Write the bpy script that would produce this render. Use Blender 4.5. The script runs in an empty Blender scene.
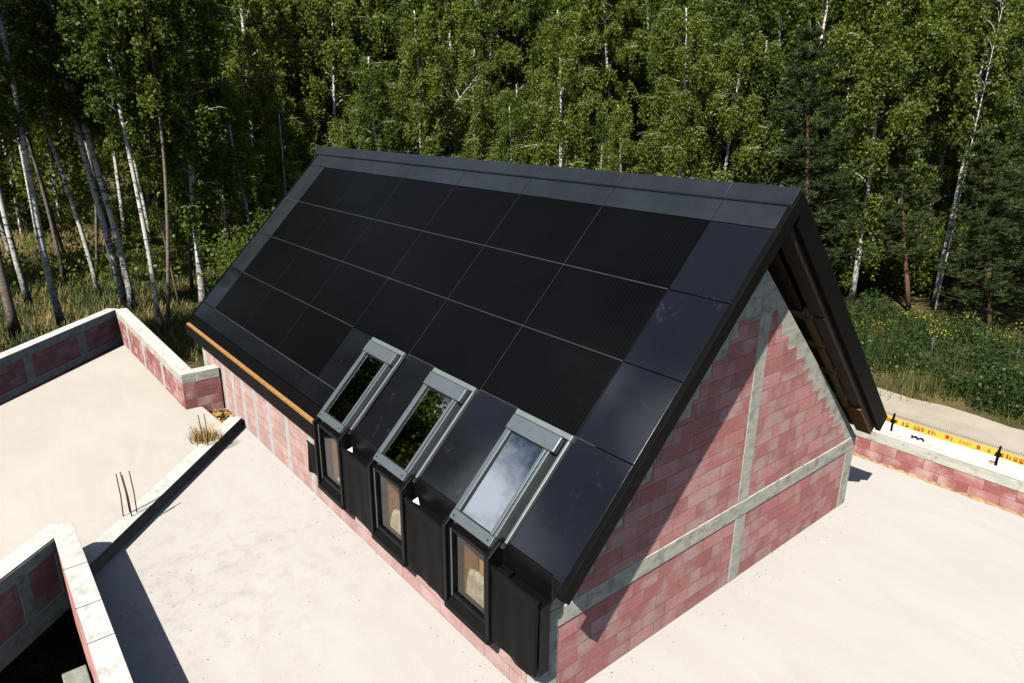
import bpy, math, random
import numpy as np
from mathutils import Vector, Matrix
random.seed(7); rng = np.random.default_rng(7)
sc = bpy.context.scene
COL = sc.collection
R = math.radians

# ------------------------------------------------------------------ camera (solved from the photograph)
F = 686.347
CAM = np.array([15.3129, -7.3803, 6.1254])
ROT = np.array([[0.6350310, 0.7724438, 0.0081344], [0.2459389, -0.1921832, -0.9500419], [-0.7322907, 0.6053067, -0.3120163]])
TH = 0.8017675; CT, ST, TT = math.cos(TH), math.sin(TH), math.tan(TH)
ZR = 5.352; V0 = 0.534; H = 1.0117; P = 1.75
cd = bpy.data.cameras.new('camera'); cam = bpy.data.objects.new('camera', cd); COL.objects.link(cam)
cd.sensor_width = 36; cd.lens = F / 1024 * 36; cd.clip_start = .1; cd.clip_end = 2000
M = Matrix((ROT[0], -ROT[1], -ROT[2])).transposed().to_4x4(); M.translation = Vector(CAM)
cam.matrix_world = M; sc.camera = cam

def ray(px, py): return ROT.T @ np.array([(px - 512) / F, (py - 341.5) / F, 1.])
def onz(px, py, z=0.):
    r = ray(px, py); return CAM + r * ((z - CAM[2]) / r[2])
def atdist(px, py, base):           # where the ray through a pixel meets the upright plane through base that faces the camera
    n = np.array([base[0] - CAM[0], base[1] - CAM[1], 0.]); r = ray(px, py)
    return CAM + r * ((n @ (np.asarray(base) - CAM)) / (n @ r))

# ------------------------------------------------------------------ tagging
def tag(o, label=None, cat=None, group=None, kind=None):
    if label: o['label'] = label
    if cat: o['category'] = cat
    if group: o['group'] = group
    if kind: o['kind'] = kind
    return o
def empty(name, loc=(0, 0, 0), label=None, cat=None, group=None, parent=None):
    o = bpy.data.objects.new(name, None); COL.objects.link(o); o.location = loc; o.empty_display_size = .3
    if parent: o.parent = parent
    return tag(o, label, cat, group)

# ------------------------------------------------------------------ mesh builder
class MB:
    def __init__(s): s.v = []; s.f = []
    def add(s, vs, fs):
        b = len(s.v); s.v += [tuple(map(float, v)) for v in vs]; s.f += [tuple(b + i for i in f) for f in fs]; return s
    def box(s, x0, x1, y0, y1, z0, z1, fn=None):
        vs = [(x, y, z) for x in (x0, x1) for y in (y0, y1) for z in (z0, z1)]
        if fn: vs = [fn(*v) for v in vs]
        return s.add(vs, [(0, 1, 3, 2), (4, 6, 7, 5), (0, 4, 5, 1), (2, 3, 7, 6), (0, 2, 6, 4), (1, 5, 7, 3)])
    def rbox(s, x0, x1, v0, v1, n0, n1, side=-1): return s.box(x0, x1, v0, v1, n0, n1, lambda x, v, n: roof(x, v, n, side))
    def prism(s, poly, a0, a1, axis='z'):
        n = len(poly)
        def P_(p, a): return {'z': (p[0], p[1], a), 'x': (a, p[0], p[1]), 'y': (p[0], a, p[1])}[axis]
        za = a0 if isinstance(a0, (list, tuple)) else [a0] * n; zb = a1 if isinstance(a1, (list, tuple)) else [a1] * n
        return s.add([P_(p, z) for p, z in zip(poly, za)] + [P_(p, z) for p, z in zip(poly, zb)],
                     [tuple(range(n))[::-1], tuple(range(n, 2 * n))] + [(i, (i + 1) % n, n + (i + 1) % n, n + i) for i in range(n)])
    def wall(s, a, b, t, z0, z1):   # wall along a->b, thickness t to the right of the direction, z per end allowed
        a = np.array(a, float); b = np.array(b, float); d = (b - a) / np.linalg.norm(b - a); n = np.array([d[1], -d[0]]) * t
        return s.prism([a, b, b + n, a + n], z0, z1)
    def tube(s, pts, rads, k=6):
        pts = np.array(pts, float); n = len(pts); vs = []
        for i in range(n):
            d = pts[min(i + 1, n - 1)] - pts[max(i - 1, 0)]; d = d / (np.linalg.norm(d) + 1e-9)
            u = np.cross(d, [0.31, 0.9, 0.17]); u /= np.linalg.norm(u) + 1e-9; w = np.cross(d, u)
            for j in range(k):
                a = 2 * math.pi * j / k; vs.append(pts[i] + rads[i] * (math.cos(a) * u + math.sin(a) * w))
        fs = [(i * k + j, i * k + (j + 1) % k, (i + 1) * k + (j + 1) % k, (i + 1) * k + j) for i in range(n - 1) for j in range(k)]
        return s.add(vs, fs + [tuple(range(k))[::-1], tuple((n - 1) * k + j for j in range(k))])
    def build(s, name, mat, parent=None, bevel=0, smooth=False):
        me = bpy.data.meshes.new(name); me.from_pydata(s.v, [], s.f); me.materials.append(mat)
        import bmesh
        bm = bmesh.new(); bm.from_mesh(me); bmesh.ops.recalc_face_normals(bm, faces=bm.faces)
        uv = bm.loops.layers.uv.new('UVMap')
        for f in bm.faces:
            n = f.normal
            if abs(n.z) > .95: e1, e2 = Vector((1, 0, 0)), Vector((0, 1, 0))
            else:
                e1 = Vector((-n.y, n.x, 0)); e1.normalize()
                if (abs(e1.x) > abs(e1.y) and e1.x < 0) or (abs(e1.y) >= abs(e1.x) and e1.y < 0): e1 = -e1
                e2 = Vector((0, 0, 1)) if abs(n.z) < .3 else n.cross(e1)
            for l in f.loops: l[uv].uv = (l.vert.co.dot(e1), l.vert.co.dot(e2))
            f.smooth = smooth
        bm.to_mesh(me); bm.free()
        return link(name, me, parent, bevel)
def link(name, me, parent=None, bevel=0):
    o = bpy.data.objects.new(name, me); COL.objects.link(o)
    if parent:
        o.parent = parent
        if parent.type == 'EMPTY': o.location = -Vector(parent.location) if o.get('w') is None else o.location
    if bevel:
        m = o.modifiers.new('bevel', 'BEVEL'); m.width = bevel; m.segments = 2; m.limit_method = 'ANGLE'; m.harden_normals = False
    return o
def roof(x, v, n=0., side=-1): return (x, side * (v * CT + n * ST), ZR - v * ST + n * CT)

# ------------------------------------------------------------------ materials
def mat(name):
    m = bpy.data.materials.new(name); m.use_nodes = True; nt = m.node_tree
    b = nt.nodes['Principled BSDF']; return m, nt, b
def node(nt, t, **k):
    n = nt.nodes.new(t)
    for a, v in k.items(): setattr(n, a, v)
    return n
def ramp(nt, src, stops):
    r = node(nt, 'ShaderNodeValToRGB'); nt.links.new(src, r.inputs[0])
    el = r.color_ramp.elements
    while len(el) < len(stops): el.new(.5)
    for e, (p, c) in zip(el, stops): e.position = p; e.color = (*c, 1) if not isinstance(c, (int, float)) else (c, c, c, 1)
    return r.outputs[0]
def noise(nt, vec, scale, detail=4, rough=.55, dist=0):
    n = node(nt, 'ShaderNodeTexNoise'); n.inputs['Scale'].default_value = scale; n.inputs['Detail'].default_value = detail
    n.inputs['Roughness'].default_value = rough; n.inputs['Distortion'].default_value = dist
    if vec is not None: nt.links.new(vec, n.inputs['Vector'])
    return n.outputs[0]
def mix(nt, fac, a, b, blend='MIX'):
    m = node(nt, 'ShaderNodeMix', data_type='RGBA', blend_type=blend)
    for s, v in ((0, fac), (6, a), (7, b)):
        if isinstance(v, bpy.types.NodeSocket): nt.links.new(v, m.inputs[s])
        elif s == 0: m.inputs[0].default_value = v
        else: m.inputs[s].default_value = (*v, 1)
    return m.outputs[2]
def math_(nt, op, a, b=0.):
    m = node(nt, 'ShaderNodeMath', operation=op)
    for i, v in enumerate((a, b)):
        if isinstance(v, bpy.types.NodeSocket): nt.links.new(v, m.inputs[i])
        else: m.inputs[i].default_value = v
    return m.outputs[0]
def mapping(nt, src, scale=(1, 1, 1), loc=(0, 0, 0), rot=(0, 0, 0)):
    m = node(nt, 'ShaderNodeMapping'); m.inputs['Scale'].default_value = scale; m.inputs['Location'].default_value = loc
    m.inputs['Rotation'].default_value = rot; nt.links.new(src, m.inputs[0]); return m.outputs[0]
def obj_co(nt): return node(nt, 'ShaderNodeTexCoord').outputs['Object']
def uv_co(nt): return node(nt, 'ShaderNodeUVMap').outputs[0]
def bump(nt, b, h, strength, dist=.01):
    n = node(nt, 'ShaderNodeBump'); n.inputs['Strength'].default_value = strength; n.inputs['Distance'].default_value = dist
    nt.links.new(h, n.inputs['Height']); nt.links.new(n.outputs[0], b.inputs['Normal'])
def plain(name, col, rough=.5, spec=.5, metal=0, vary=.25, vscale=6, bmp=0):
    m, nt, b = mat(name); b.inputs['Roughness'].default_value = rough; b.inputs['Specular IOR Level'].default_value = spec
    b.inputs['Metallic'].default_value = metal
    n = noise(nt, obj_co(nt), vscale, 5)
    c = ramp(nt, n, [(.3, tuple(x * (1 - vary) for x in col)), (.7, tuple(min(1, x * (1 + vary)) for x in col))])
    nt.links.new(c, b.inputs['Base Color'])
    if bmp: bump(nt, b, noise(nt, obj_co(nt), vscale * 8, 4), bmp, .01)
    return m

def block_mat(name, bw=.5, bh=.2, off=(0, 0), pale=.5, lift=1., pale_mix=0.):
    m, nt, b = mat(name); b.inputs['Roughness'].default_value = .9; b.inputs['Specular IOR Level'].default_value = .15
    uv = mapping(nt, uv_co(nt), loc=(off[0], off[1], 0))
    jit = noise(nt, uv, 3.0, 2)
    def br(c1, c2, mo, ms):
        t = node(nt, 'ShaderNodeTexBrick'); t.offset = .45; t.inputs['Scale'].default_value = 1
        t.inputs['Brick Width'].default_value = bw; t.inputs['Row Height'].default_value = bh
        t.inputs['Mortar Size'].default_value = ms; t.inputs['Mortar Smooth'].default_value = .3; t.inputs['Bias'].default_value = 0
        for k, c in (('Color1', c1), ('Color2', c2), ('Mortar', mo)): t.inputs[k].default_value = (*c, 1)
        nt.links.new(uv, t.inputs['Vector']); return t
    t = br((0, 0, 0), (1, 1, 1), (.5, .5, .5), .004)
    base = ramp(nt, t.outputs['Color'], [(0., tuple(x * lift for x in (.30, .108, .102))), (.3, tuple(x * lift for x in (.38, .138, .125))), (.55, tuple(x * lift for x in (.33, .118, .11))), (.78, tuple(x * lift for x in (.43, .17, .155))), (1., tuple(x * lift for x in (.47, .22, .20)))])
    # pale dusty patches that stop at the joints: noise pushed around by the random value of each block
    sh = node(nt, 'ShaderNodeCombineXYZ'); nt.links.new(math_(nt, 'MULTIPLY', t.outputs['Color'], 37.), sh.inputs[0]); nt.links.new(math_(nt, 'MULTIPLY', t.outputs['Color'], 19.), sh.inputs[1])
    ad = node(nt, 'ShaderNodeVectorMath', operation='ADD'); nt.links.new(uv, ad.inputs[0]); nt.links.new(sh.outputs[0], ad.inputs[1])
    pn = noise(nt, ad.outputs[0], 2.1, 3, .5)
    pm = ramp(nt, pn, [(.46, 0.), (.64, pale)])
    c = mix(nt, pale_mix, mix(nt, pm, base, (.60, .39, .36)), (.64, .50, .45))
    fine = noise(nt, uv, 26, 4)
    c = mix(nt, .35, c, ramp(nt, fine, [(.3, (.45, .45, .45)), (.7, (1., 1., 1.))]), 'MULTIPLY')
    st = ramp(nt, noise(nt, mapping(nt, uv, scale=(1.2, .7, 1)), 1.4, 5), [(.55, 0.), (.75, .45)])
    c = mix(nt, st, c, (.20, .085, .08))
    mm = math_(nt, 'MULTIPLY', t.outputs['Fac'], ramp(nt, jit, [(.38, .12), (.66, .75)]))
    c = mix(nt, mm, c, (.15, .075, .068))
    nt.links.new(c, b.inputs['Base Color'])
    hh = math_(nt, 'SUBTRACT', math_(nt, 'ADD', math_(nt, 'MULTIPLY', fine, .25), math_(nt, 'MULTIPLY', t.outputs['Color'], .5)), t.outputs['Fac'])
    bump(nt, b, hh, .9, .018)
    return m
BLOCK = block_mat('pink_block', .45, .2, pale=.95, lift=1.5, pale_mix=.1)
BLOCK_P = block_mat('pink_block_dusty', .47, .1975, (.2, 0), .85)
BLOCK_E = block_mat('sunlit_pink_block', .47, .2, (.1, 0), .8, 1.05, .5)  # eave wall copy, glare of the sun mixed into its paler colour

def concrete_mat(name, lo, hi, dark, streak=True):
    m, nt, b = mat(name); b.inputs['Roughness'].default_value = .88; b.inputs['Specular IOR Level'].default_value = .2
    uv = uv_co(nt)
    n1 = noise(nt, mapping(nt, uv, scale=(1.5, 6, 1) if streak else (1, 1, 1)), 1.7, 6, .6)
    c = ramp(nt, n1, [(.3, lo), (.68, hi)])
    n2 = noise(nt, uv, 5.5, 6, .65)
    c = mix(nt, ramp(nt, n2, [(.5, 0.), (.68, .8)]), c, dark)
    n3 = noise(nt, uv, 45, 3)
    c = mix(nt, .3, c, ramp(nt, n3, [(.3, (.55, .55, .55)), (.6, (1, 1, 1))]), 'MULTIPLY')
    nt.links.new(c, b.inputs['Base Color']); bump(nt, b, n3, .35, .006); return m
CONC = concrete_mat('cast_concrete', (.40, .395, .33), (.60, .59, .50), (.22, .22, .175))
CONC_PALE = concrete_mat('pale_concrete', (.44, .43, .405), (.53, .52, .49), (.33, .32, .295), False)

def deck_mat(name, base, tint, stain):
    m, nt, b = mat(name); b.inputs['Roughness'].default_value = .93; b.inputs['Specular IOR Level'].default_value = .15
    o = obj_co(nt)
    c = ramp(nt, noise(nt, o, .35, 5, .6), [(.35, base), (.7, tint)])
    blot = noise(nt, mapping(nt, o, loc=(3.1, 7.7, 0)), 1.1, 7, .68, .6)
    c = mix(nt, ramp(nt, blot, [(.52, 0.), (.8, .18)]), c, stain)
    # grubby strip towards the stairwell corner
    grub = node(nt, 'ShaderNodeVectorMath', operation='DISTANCE'); nt.links.new(o, grub.inputs[0]); grub.inputs[1].default_value = (6.4, -5.6, 0)
    gm = math_(nt, 'MULTIPLY', ramp(nt, math_(nt, 'DIVIDE', grub.outputs['Value'], 3.2), [(.2, 1.), (1., 0.)]), ramp(nt, noise(nt, o, 3.2, 8, .7), [(.48, 0.), (.68, .42)]))
    c = mix(nt, gm, c, (.26, .20, .18))
    sw = ramp(nt, noise(nt, mapping(nt, o, scale=(.5, 1.6, 1), rot=(0, 0, .75)), .9, 3, .5, 1.2), [(.4, (.94, .93, .92)), (.6, (1, 1, 1))]); c = mix(nt, .6, c, sw, 'MULTIPLY')
    crk = node(nt, 'ShaderNodeTexVoronoi'); crk.feature = 'DISTANCE_TO_EDGE'; crk.inputs['Scale'].default_value = .33; wob = node(nt, 'ShaderNodeVectorMath', operation='ADD'); nn_ = node(nt, 'ShaderNodeTexNoise'); nn_.inputs['Scale'].default_value = 1.3; nn_.inputs['Detail'].default_value = 6; nt.links.new(o, nn_.inputs['Vector']); nt.links.new(o, wob.inputs[0]); nt.links.new(nn_.outputs['Color'], wob.inputs[1]); nt.links.new(wob.outputs[0], crk.inputs['Vector'])
    ck = math_(nt, 'MULTIPLY', ramp(nt, crk.outputs['Distance'], [(.0, .16), (.006, 0.)]), ramp(nt, noise(nt, o, .5, 2), [(.5, 0.), (.6, 1.)])); c = mix(nt, ck, c, (.25, .21, .18))
    fine = noise(nt, o, 38, 4, .6)
    c = mix(nt, .12, c, ramp(nt, fine, [(.3, (.6, .6, .6)), (.6, (1, 1, 1))]), 'MULTIPLY')
    mk = ramp(nt, noise(nt, mapping(nt, o, scale=(1, 1.6, 1), rot=(0, 0, .5)), 2.3, 10, .75), [(.64, 0.), (.78, .04)])
    c = mix(nt, mk, c, (.36, .30, .26))
    nt.links.new(c, b.inputs['Base Color']); bump(nt, b, fine, .25, .005); return m
DECK = deck_mat('deck_concrete', (.418, .393, .366), (.437, .415, .392), (.41, .375, .35))
DECK_L = deck_mat('raised_deck_concrete', (.415, .382, .335), (.44, .41, .366), (.40, .348, .30))

def tile_mat(name, col, rough, spec, lines=0., dust=0.):
    m, nt, b = mat(name); b.inputs['Roughness'].default_value = rough; b.inputs['Specular IOR Level'].default_value = spec
    o = obj_co(nt)
    n = noise(nt, o, .9, 5)
    c = ramp(nt, n, [(.3, tuple(x * .75 for x in col)), (.7, tuple(x * 1.25 for x in col))])
    if lines:
        sx = node(nt, 'ShaderNodeSeparateXYZ'); nt.links.new(o, sx.inputs[0])
        w = math_(nt, 'PINGPONG', sx.outputs[0], .03); w = ramp(nt, math_(nt, 'DIVIDE', w, .03), [(.0, 1.), (.22, 0.)])
        c = mix(nt, math_(nt, 'MULTIPLY', w, .7), c, (lines, lines, lines * 1.05))
    d = ramp(nt, noise(nt, mapping(nt, o, rot=(TH, 0, 0)), 3.3, 9, .78, .8), [(.6, 0.), (.75, dust)])
    c = mix(nt, d, c, (.20, .23, .30))
    nt.links.new(c, b.inputs['Base Color'])
    r = ramp(nt, noise(nt, o, 2.4, 6, .7), [(.35, rough * .8), (.75, rough * 1.5)]); nt.links.new(r, b.inputs['Roughness'])
    bump(nt, b, noise(nt, o, 1.1, 2), .02, .02)
    return m
PANEL = tile_mat('solar_glass', (.0022, .0022, .0026), .2, .07, .0055, .008)
TILE = tile_mat('dark_roof_glass', (.0055, .006, .0085), .08, .5, 0, .12)
METAL = tile_mat('dark_sheet_metal', (.014, .017, .0205), .26, .5, 0, .03)
VERGE = plain('black_verge_metal', (.0025, .0025, .003), .55, .07)
BLACK = plain('black_frame', (.0035, .0035, .004), .45, .15)
MEMB = plain('black_membrane', (.0035, .0035, .004), .6, .12, 0, .35, 9, .5)
JOINT = plain('aluminium_joint', (.05, .047, .044), .45, .4, .3)
JOINT_D = plain('dark_joint', (.022, .022, .023), .5, .4)
FRAME = plain('grey_window_metal', (.11, .13, .142), .38, .5, .35, .08)
FLASH = plain('grey_flashing', (.19, .205, .21), .4, .5, .4, .1)
RUBBER = plain('black_gasket', (.012, .012, .013), .5, .3)
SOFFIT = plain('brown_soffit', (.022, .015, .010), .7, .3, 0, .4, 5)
def wood_mat(name, lo, hi, sc_=(1, 12, 12)):
    m, nt, b = mat(name); b.inputs['Roughness'].default_value = .75; b.inputs['Specular IOR Level'].default_value = .25
    o = obj_co(nt); c = ramp(nt, noise(nt, mapping(nt, o, scale=sc_), 2.2, 6, .65), [(.3, lo), (.7, hi)])
    c = mix(nt, ramp(nt, noise(nt, o, 14, 4), [(.5, 0.), (.7, .5)]), c, tuple(x * .45 for x in lo)); nt.links.new(c, b.inputs['Base Color']); return m
OSB = wood_mat('chipboard', (.26, .12, .035), (.44, .24, .08), (7, 14, 14))
RUST = wood_mat('weathered_chipboard', (.10, .04, .015), (.19, .085, .03), (7, 14, 14))
TIMBER = wood_mat('rafter_timber', (.17, .10, .05), (.30, .19, .10))
OSB_IN = wood_mat('interior_chipboard', (.42, .17, .05), (.56, .27, .09), (5, 5, 5))
PAPER = plain('white_membrane_flap', (.75, .75, .72), .8, .2)
REBAR = plain('rusty_steel', (.10, .055, .035), .75, .3, .3, .4, 30)
STRAW = plain('dry_straw', (.42, .25, .07), .8, .2, 0, .4, 20)
RUBBLE = plain('rubble_brown', (.30, .19, .09), .9, .1, 0, .5, 14)
SAND = plain('pale_sand', (.36, .30, .21), .95, .1, 0, .35, 14)

def glass_mat(name, tint, refl, rough=.0):
    m, nt, b = mat(name); nt.nodes.remove(b); out = nt.nodes['Material Output']
    tr = node(nt, 'ShaderNodeBsdfTransparent'); tr.inputs[0].default_value = (*tint, 1)
    gl = node(nt, 'ShaderNodeBsdfGlossy'); gl.inputs['Roughness'].default_value = rough; gl.inputs[0].default_value = (.95, .97, 1, 1)
    lw = node(nt, 'ShaderNodeFresnel'); lw.inputs[0].default_value = 1.5
    gb = node(nt, 'ShaderNodeNewGeometry'); f = math_(nt, 'MULTIPLY', math_(nt, 'ADD', lw.outputs[0], refl), math_(nt, 'SUBTRACT', 1., gb.outputs['Backfacing'])); mx = node(nt, 'ShaderNodeMixShader')
    nt.links.new(f, mx.inputs[0]); nt.links.new(tr.outputs[0], mx.inputs[1]); nt.links.new(gl.outputs[0], mx.inputs[2]); nt.links.new(mx.outputs[0], out.inputs[0])
    bp = node(nt, 'ShaderNodeBump'); bp.inputs['Strength'].default_value = .012; bp.inputs['Distance'].default_value = .05
    nt.links.new(noise(nt, obj_co(nt), 2.2, 1), bp.inputs['Height']); nt.links.new(bp.outputs[0], gl.inputs['Normal'])
    return m
GLASS_UP = glass_mat('coated_roof_glass', (.34, .36, .35), .30)
GLASS_LO = glass_mat('clear_glass', (.88, .89, .87), .0)

def ground_mat():
    m, nt, b = mat('forest_soil'); b.inputs['Roughness'].default_value = .95; b.inputs['Specular IOR Level'].default_value = .1
    o = obj_co(nt)
    c = ramp(nt, noise(nt, o, .28, 7, .65), [(.32, (.035, .042, .014)), (.5, (.075, .066, .026)), (.62, (.17, .12, .05)), (.75, (.24, .16, .07))])
    c = mix(nt, .5, c, ramp(nt, noise(nt, o, 5, 6, .7), [(.3, (.4, .4, .4)), (.7, (1, 1, 1))]), 'MULTIPLY')
    nt.links.new(c, b.inputs['Base Color']); bump(nt, b, noise(nt, o, 9, 5), .6, .06); return m
GROUND = ground_mat()
def path_mat():
    m, nt, b = mat('sandy_track'); b.inputs['Roughness'].default_value = .95; b.inputs['Specular IOR Level'].default_value = .1
    o = obj_co(nt)
    c = ramp(nt, noise(nt, o, .8, 8, .65), [(.3, (.30, .26, .205)), (.7, (.38, .34, .28))])
    c = mix(nt, ramp(nt, noise(nt, mapping(nt, o, scale=(.25, 1, 1)), 1.3, 6, .6), [(.5, 0.), (.7, .5)]), c, (.30, .235, .16))
    c = mix(nt, ramp(nt, noise(nt, o, 3.5, 6, .7), [(.62, 0.), (.7, .5)]), c, (.2, .16, .09))
    nt.links.new(c, b.inputs['Base Color']); bump(nt, b, noise(nt, o, 12, 5), .5, .03); return m
PATH = path_mat()

def leaf_mat(name, cols, trans=.45, rough=.5, spec=.3):
    m, nt, b = mat(name); out = nt.nodes['Material Output']
    g = node(nt, 'ShaderNodeNewGeometry')
    oi = node(nt, 'ShaderNodeObjectInfo')
    v = math_(nt, 'ADD', math_(nt, 'MULTIPLY', g.outputs['Random Per Island'], .4), math_(nt, 'MULTIPLY', oi.outputs['Random'], .6))
    n = len(cols); c = ramp(nt, v, [(i / (n - 1), cc) for i, cc in enumerate(cols)])
    nt.links.new(c, b.inputs['Base Color']); b.inputs['Roughness'].default_value = rough; b.inputs['Specular IOR Level'].default_value = spec
    tl = node(nt, 'ShaderNodeBsdfTranslucent'); tc = mix(nt, 1., c, (1.25, 1.35, .5), 'MULTIPLY'); nt.links.new(tc, tl.inputs[0])
    mx = node(nt, 'ShaderNodeMixShader'); mx.inputs[0].default_value = trans
    nt.links.new(b.outputs[0], mx.inputs[1]); nt.links.new(tl.outputs[0], mx.inputs[2]); nt.links.new(mx.outputs[0], out.inputs[0]); return m
LEAF = leaf_mat('birch_leaf', [(.055, .088, .015), (.090, .135, .021), (.135, .178, .028), (.195, .22, .04)])
LEAF_Y = leaf_mat('yellowing_leaf', [(.09, .12, .02), (.16, .18, .03), (.22, .22, .035)])
NEEDLE = leaf_mat('pine_needle', [(.024, .044, .012), (.040, .064, .016), (.062, .088, .020)], .12)
WEED = leaf_mat('weed_green', [(.022, .042, .010), (.038, .068, .015), (.065, .095, .022)], .3)
DRYGRASS = leaf_mat('dry_grass', [(.06, .08, .02), (.13, .13, .035), (.24, .19, .065), (.32, .21, .08)], .3)
BLOOM = leaf_mat('yellow_bloom', [(.30, .25, .02), (.42, .34, .03)], .2)
def bark_mat(name, white, dark, amt):
    m, nt, b = mat(name); b.inputs['Roughness'].default_value = .75; b.inputs['Specular IOR Level'].default_value = .25
    o = obj_co(nt)
    c = ramp(nt, noise(nt, o, 1.5, 4), [(.3, tuple(x * .8 for x in white)), (.7, white)])
    band = ramp(nt, noise(nt, mapping(nt, o, scale=(3.5, 3.5, 11)), 1.1, 5, .62), [(.53, 0.), (.60, amt)])
    c = mix(nt, band, c, dark)
    s = node(nt, 'ShaderNodeSeparateXYZ'); nt.links.new(o, s.inputs[0])
    low = math_(nt, 'MULTIPLY', ramp(nt, math_(nt, 'DIVIDE', s.outputs[2], 3.5), [(.05, 1.), (1., 0.)]), ramp(nt, noise(nt, mapping(nt, o, scale=(5, 5, 1.4)), 2, 4), [(.4, 0.), (.55, 1.)]))
    c = mix(nt, low, c, dark)
    nt.links.new(c, b.inputs['Base Color']); bump(nt, b, band, .3, .02); return m
BIRCH = bark_mat('birch_bark', (.66, .64, .58), (.05, .045, .04), .9)
GREYBARK = bark_mat('grey_bark', (.20, .17, .14), (.05, .04, .03), .8)
PINEBARK = bark_mat('pine_bark', (.17, .095, .055), (.05, .035, .025), .7)

# ================================================================== SETTING
def structure(name, mb, m, bevel=0):
    o = mb.build(name, m, None, bevel); o['kind'] = 'structure'; return o
g = MB(); g.add([(-400, -400, -3.3), (400, -400, -3.3), (400, 400, -3.3), (-400, 400, -3.3)], [(0, 1, 2, 3)]); structure('ground', g, GROUND)
# sandy track beyond the fence, with a ragged edge
pts_a = [(x, 12.3 + .25 * math.sin(x * .9) - .5) for x in np.linspace(-60, 60, 121)]
pts_b = [(x, 18.1 + .08 * math.sin(x * 1.7) + .07 * math.sin(x * 4.1 + 1)) for x in np.linspace(60, -60, 121)]
g = MB(); n = len(pts_a); g.add([(x, y, -3.296) for x, y in pts_a] + [(x, y, -3.296) for x, y in pts_b[::-1]], [(i, i + 1, n + i + 1, n + i) for i in range(n - 1)]); structure('track', g, PATH)

# flat roof deck round the house (z = 0)
IN = np.array([5.49, -7.06]); dA = np.array([.69, -.724]); dA /= np.linalg.norm(dA); E1 = np.array([5.07, -7.04]); E2 = np.array([5.235, -6.815])
g = MB(); g.prism([(1.885, -3.44), (5.54, -6.815), (24, -6.815), (24, 5.28), (-.9, 5.28), (-.9, -3.44)], -.28, 0.); structure('terrace_deck', g, DECK)
def zl(x, y): return .05 + .16 * min(1, max(0, (x + 5.4) / 7.5))
poly = [(.66, -4.06), (.72, -3.88), (2.0, -3.83), (1.66, -3.46), (1.885, -3.44), (5.54, -6.815), tuple(E2), tuple(E1), tuple(E1 + dA * 7.2), (8.6, -13.2), (4.0, -13.2), (-5.35, -4.15)]
g = MB(); g.prism(poly, [-.3] * len(poly), [zl(*p) for p in poly]); structure('raised_deck', g, DECK_L, .012)

# ================================================================== HOUSE
house = empty('brick_house', (5, 0, 0), 'unfinished pink block house with steep black solar roof standing on the pale deck', 'house')
XG = 11.06; XF = -.55; WY = 3.4
def gable(x_in, x_out, sgn, parent):
    # concrete backing shaped like the gable, stepped block field a few mm proud, ring beam and column prouder still
    gw = empty('gable_wall', (x_out, 0, 0), parent=parent); gw.location = Vector((x_out, 0, 0)) - parent.location
    def bld(mb, name, m, bev=0):
        o = mb.build(name, m, None, bev); o.parent = gw; o.location = (-x_out, 0, 0); return o
    a, b = sorted((x_in, x_out)); e = .006 * sgn
    def rake(y): return 4.485 - .962 * abs(y)
    top = MB(); top.prism([(-WY, 1.255), (WY, 1.255), (0.03, rake(.03))], a, b, 'x'); bld(top, 'rake_beam', CONC, .008)
    rr = random.Random(3)
    f = MB(); xo0, xo1 = sorted((x_out - .05 * sgn, x_out + e))
    z = 1.262; sides = []
    while z < 4.1:
        z1 = z + .2
        ye = (4.485 - z1) / .962 - .15 - rr.uniform(0, .13)
        if ye < .36: break
        yl_ = -((4.485 - z1) / .962 - .15 - rr.uniform(0, .13))
        j0, j1, j2, j3 = (rr.uniform(-.04, .04) for _ in range(4)); f.prism([(yl_ + j0, z), (.04, z), (.04, z1 - .002), (yl_ + j1, z1 - .002)], xo0, xo1, 'x'); f.prism([(.285, z), (ye + j2, z), (ye + j3, z1 - .002), (.285, z1 - .002)], xo0, xo1, 'x'); z = z1
    f.box(xo0, xo1, -3.2, .04, .0, 1.02); f.box(xo0, xo1, .285, 3.14, .0, 1.02)
    bld(f, 'block_masonry', BLOCK)
    c = MB(); c.box(a, b, -WY, WY, 0, 1.02); bld(c, 'wall_core', CONC)
    rb_ = MB(); xr0, xr1 = sorted((x_out - .05 * sgn, x_out + .016 * sgn)); rb_.box(xr0, xr1, -WY - .004, WY + .004, 1.02, 1.255); bld(rb_, 'ring_beam', CONC, .01)
    k = MB(); xr1b = x_out + .012 * sgn; k0, k1 = sorted((x_out - .05 * sgn, xr1b)); k.box(k0, k1, .04, .285, .0, 1.019); k.box(k0, k1, .04, .285, 1.256, 4.1); bld(k, 'tie_column', CONC, .01)
    for s in (-1, 1):
        k = MB(); y0, y1 = sorted((s * (3.2 if s < 0 else 3.14), s * (WY + .004))); k.box(k0, k1, y0, y1, 0, 1.019); bld(k, 'corner_column', CONC, .01)
    return gw
gable(XG - .25, XG, 1, house)
gable(XF + .25, XF, -1, house)

def hp(mb, name, m, parent=None, bevel=0):       # part of the house, coordinates in the world
    o = mb.build(name, m, None, bevel); p = parent or house; o.parent = p
    off = Vector((0, 0, 0)); q = p
    while q: off += Vector(q.location) if q.type == 'EMPTY' or True else 0; q = q.parent
    o.location = -off; return o
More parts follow.
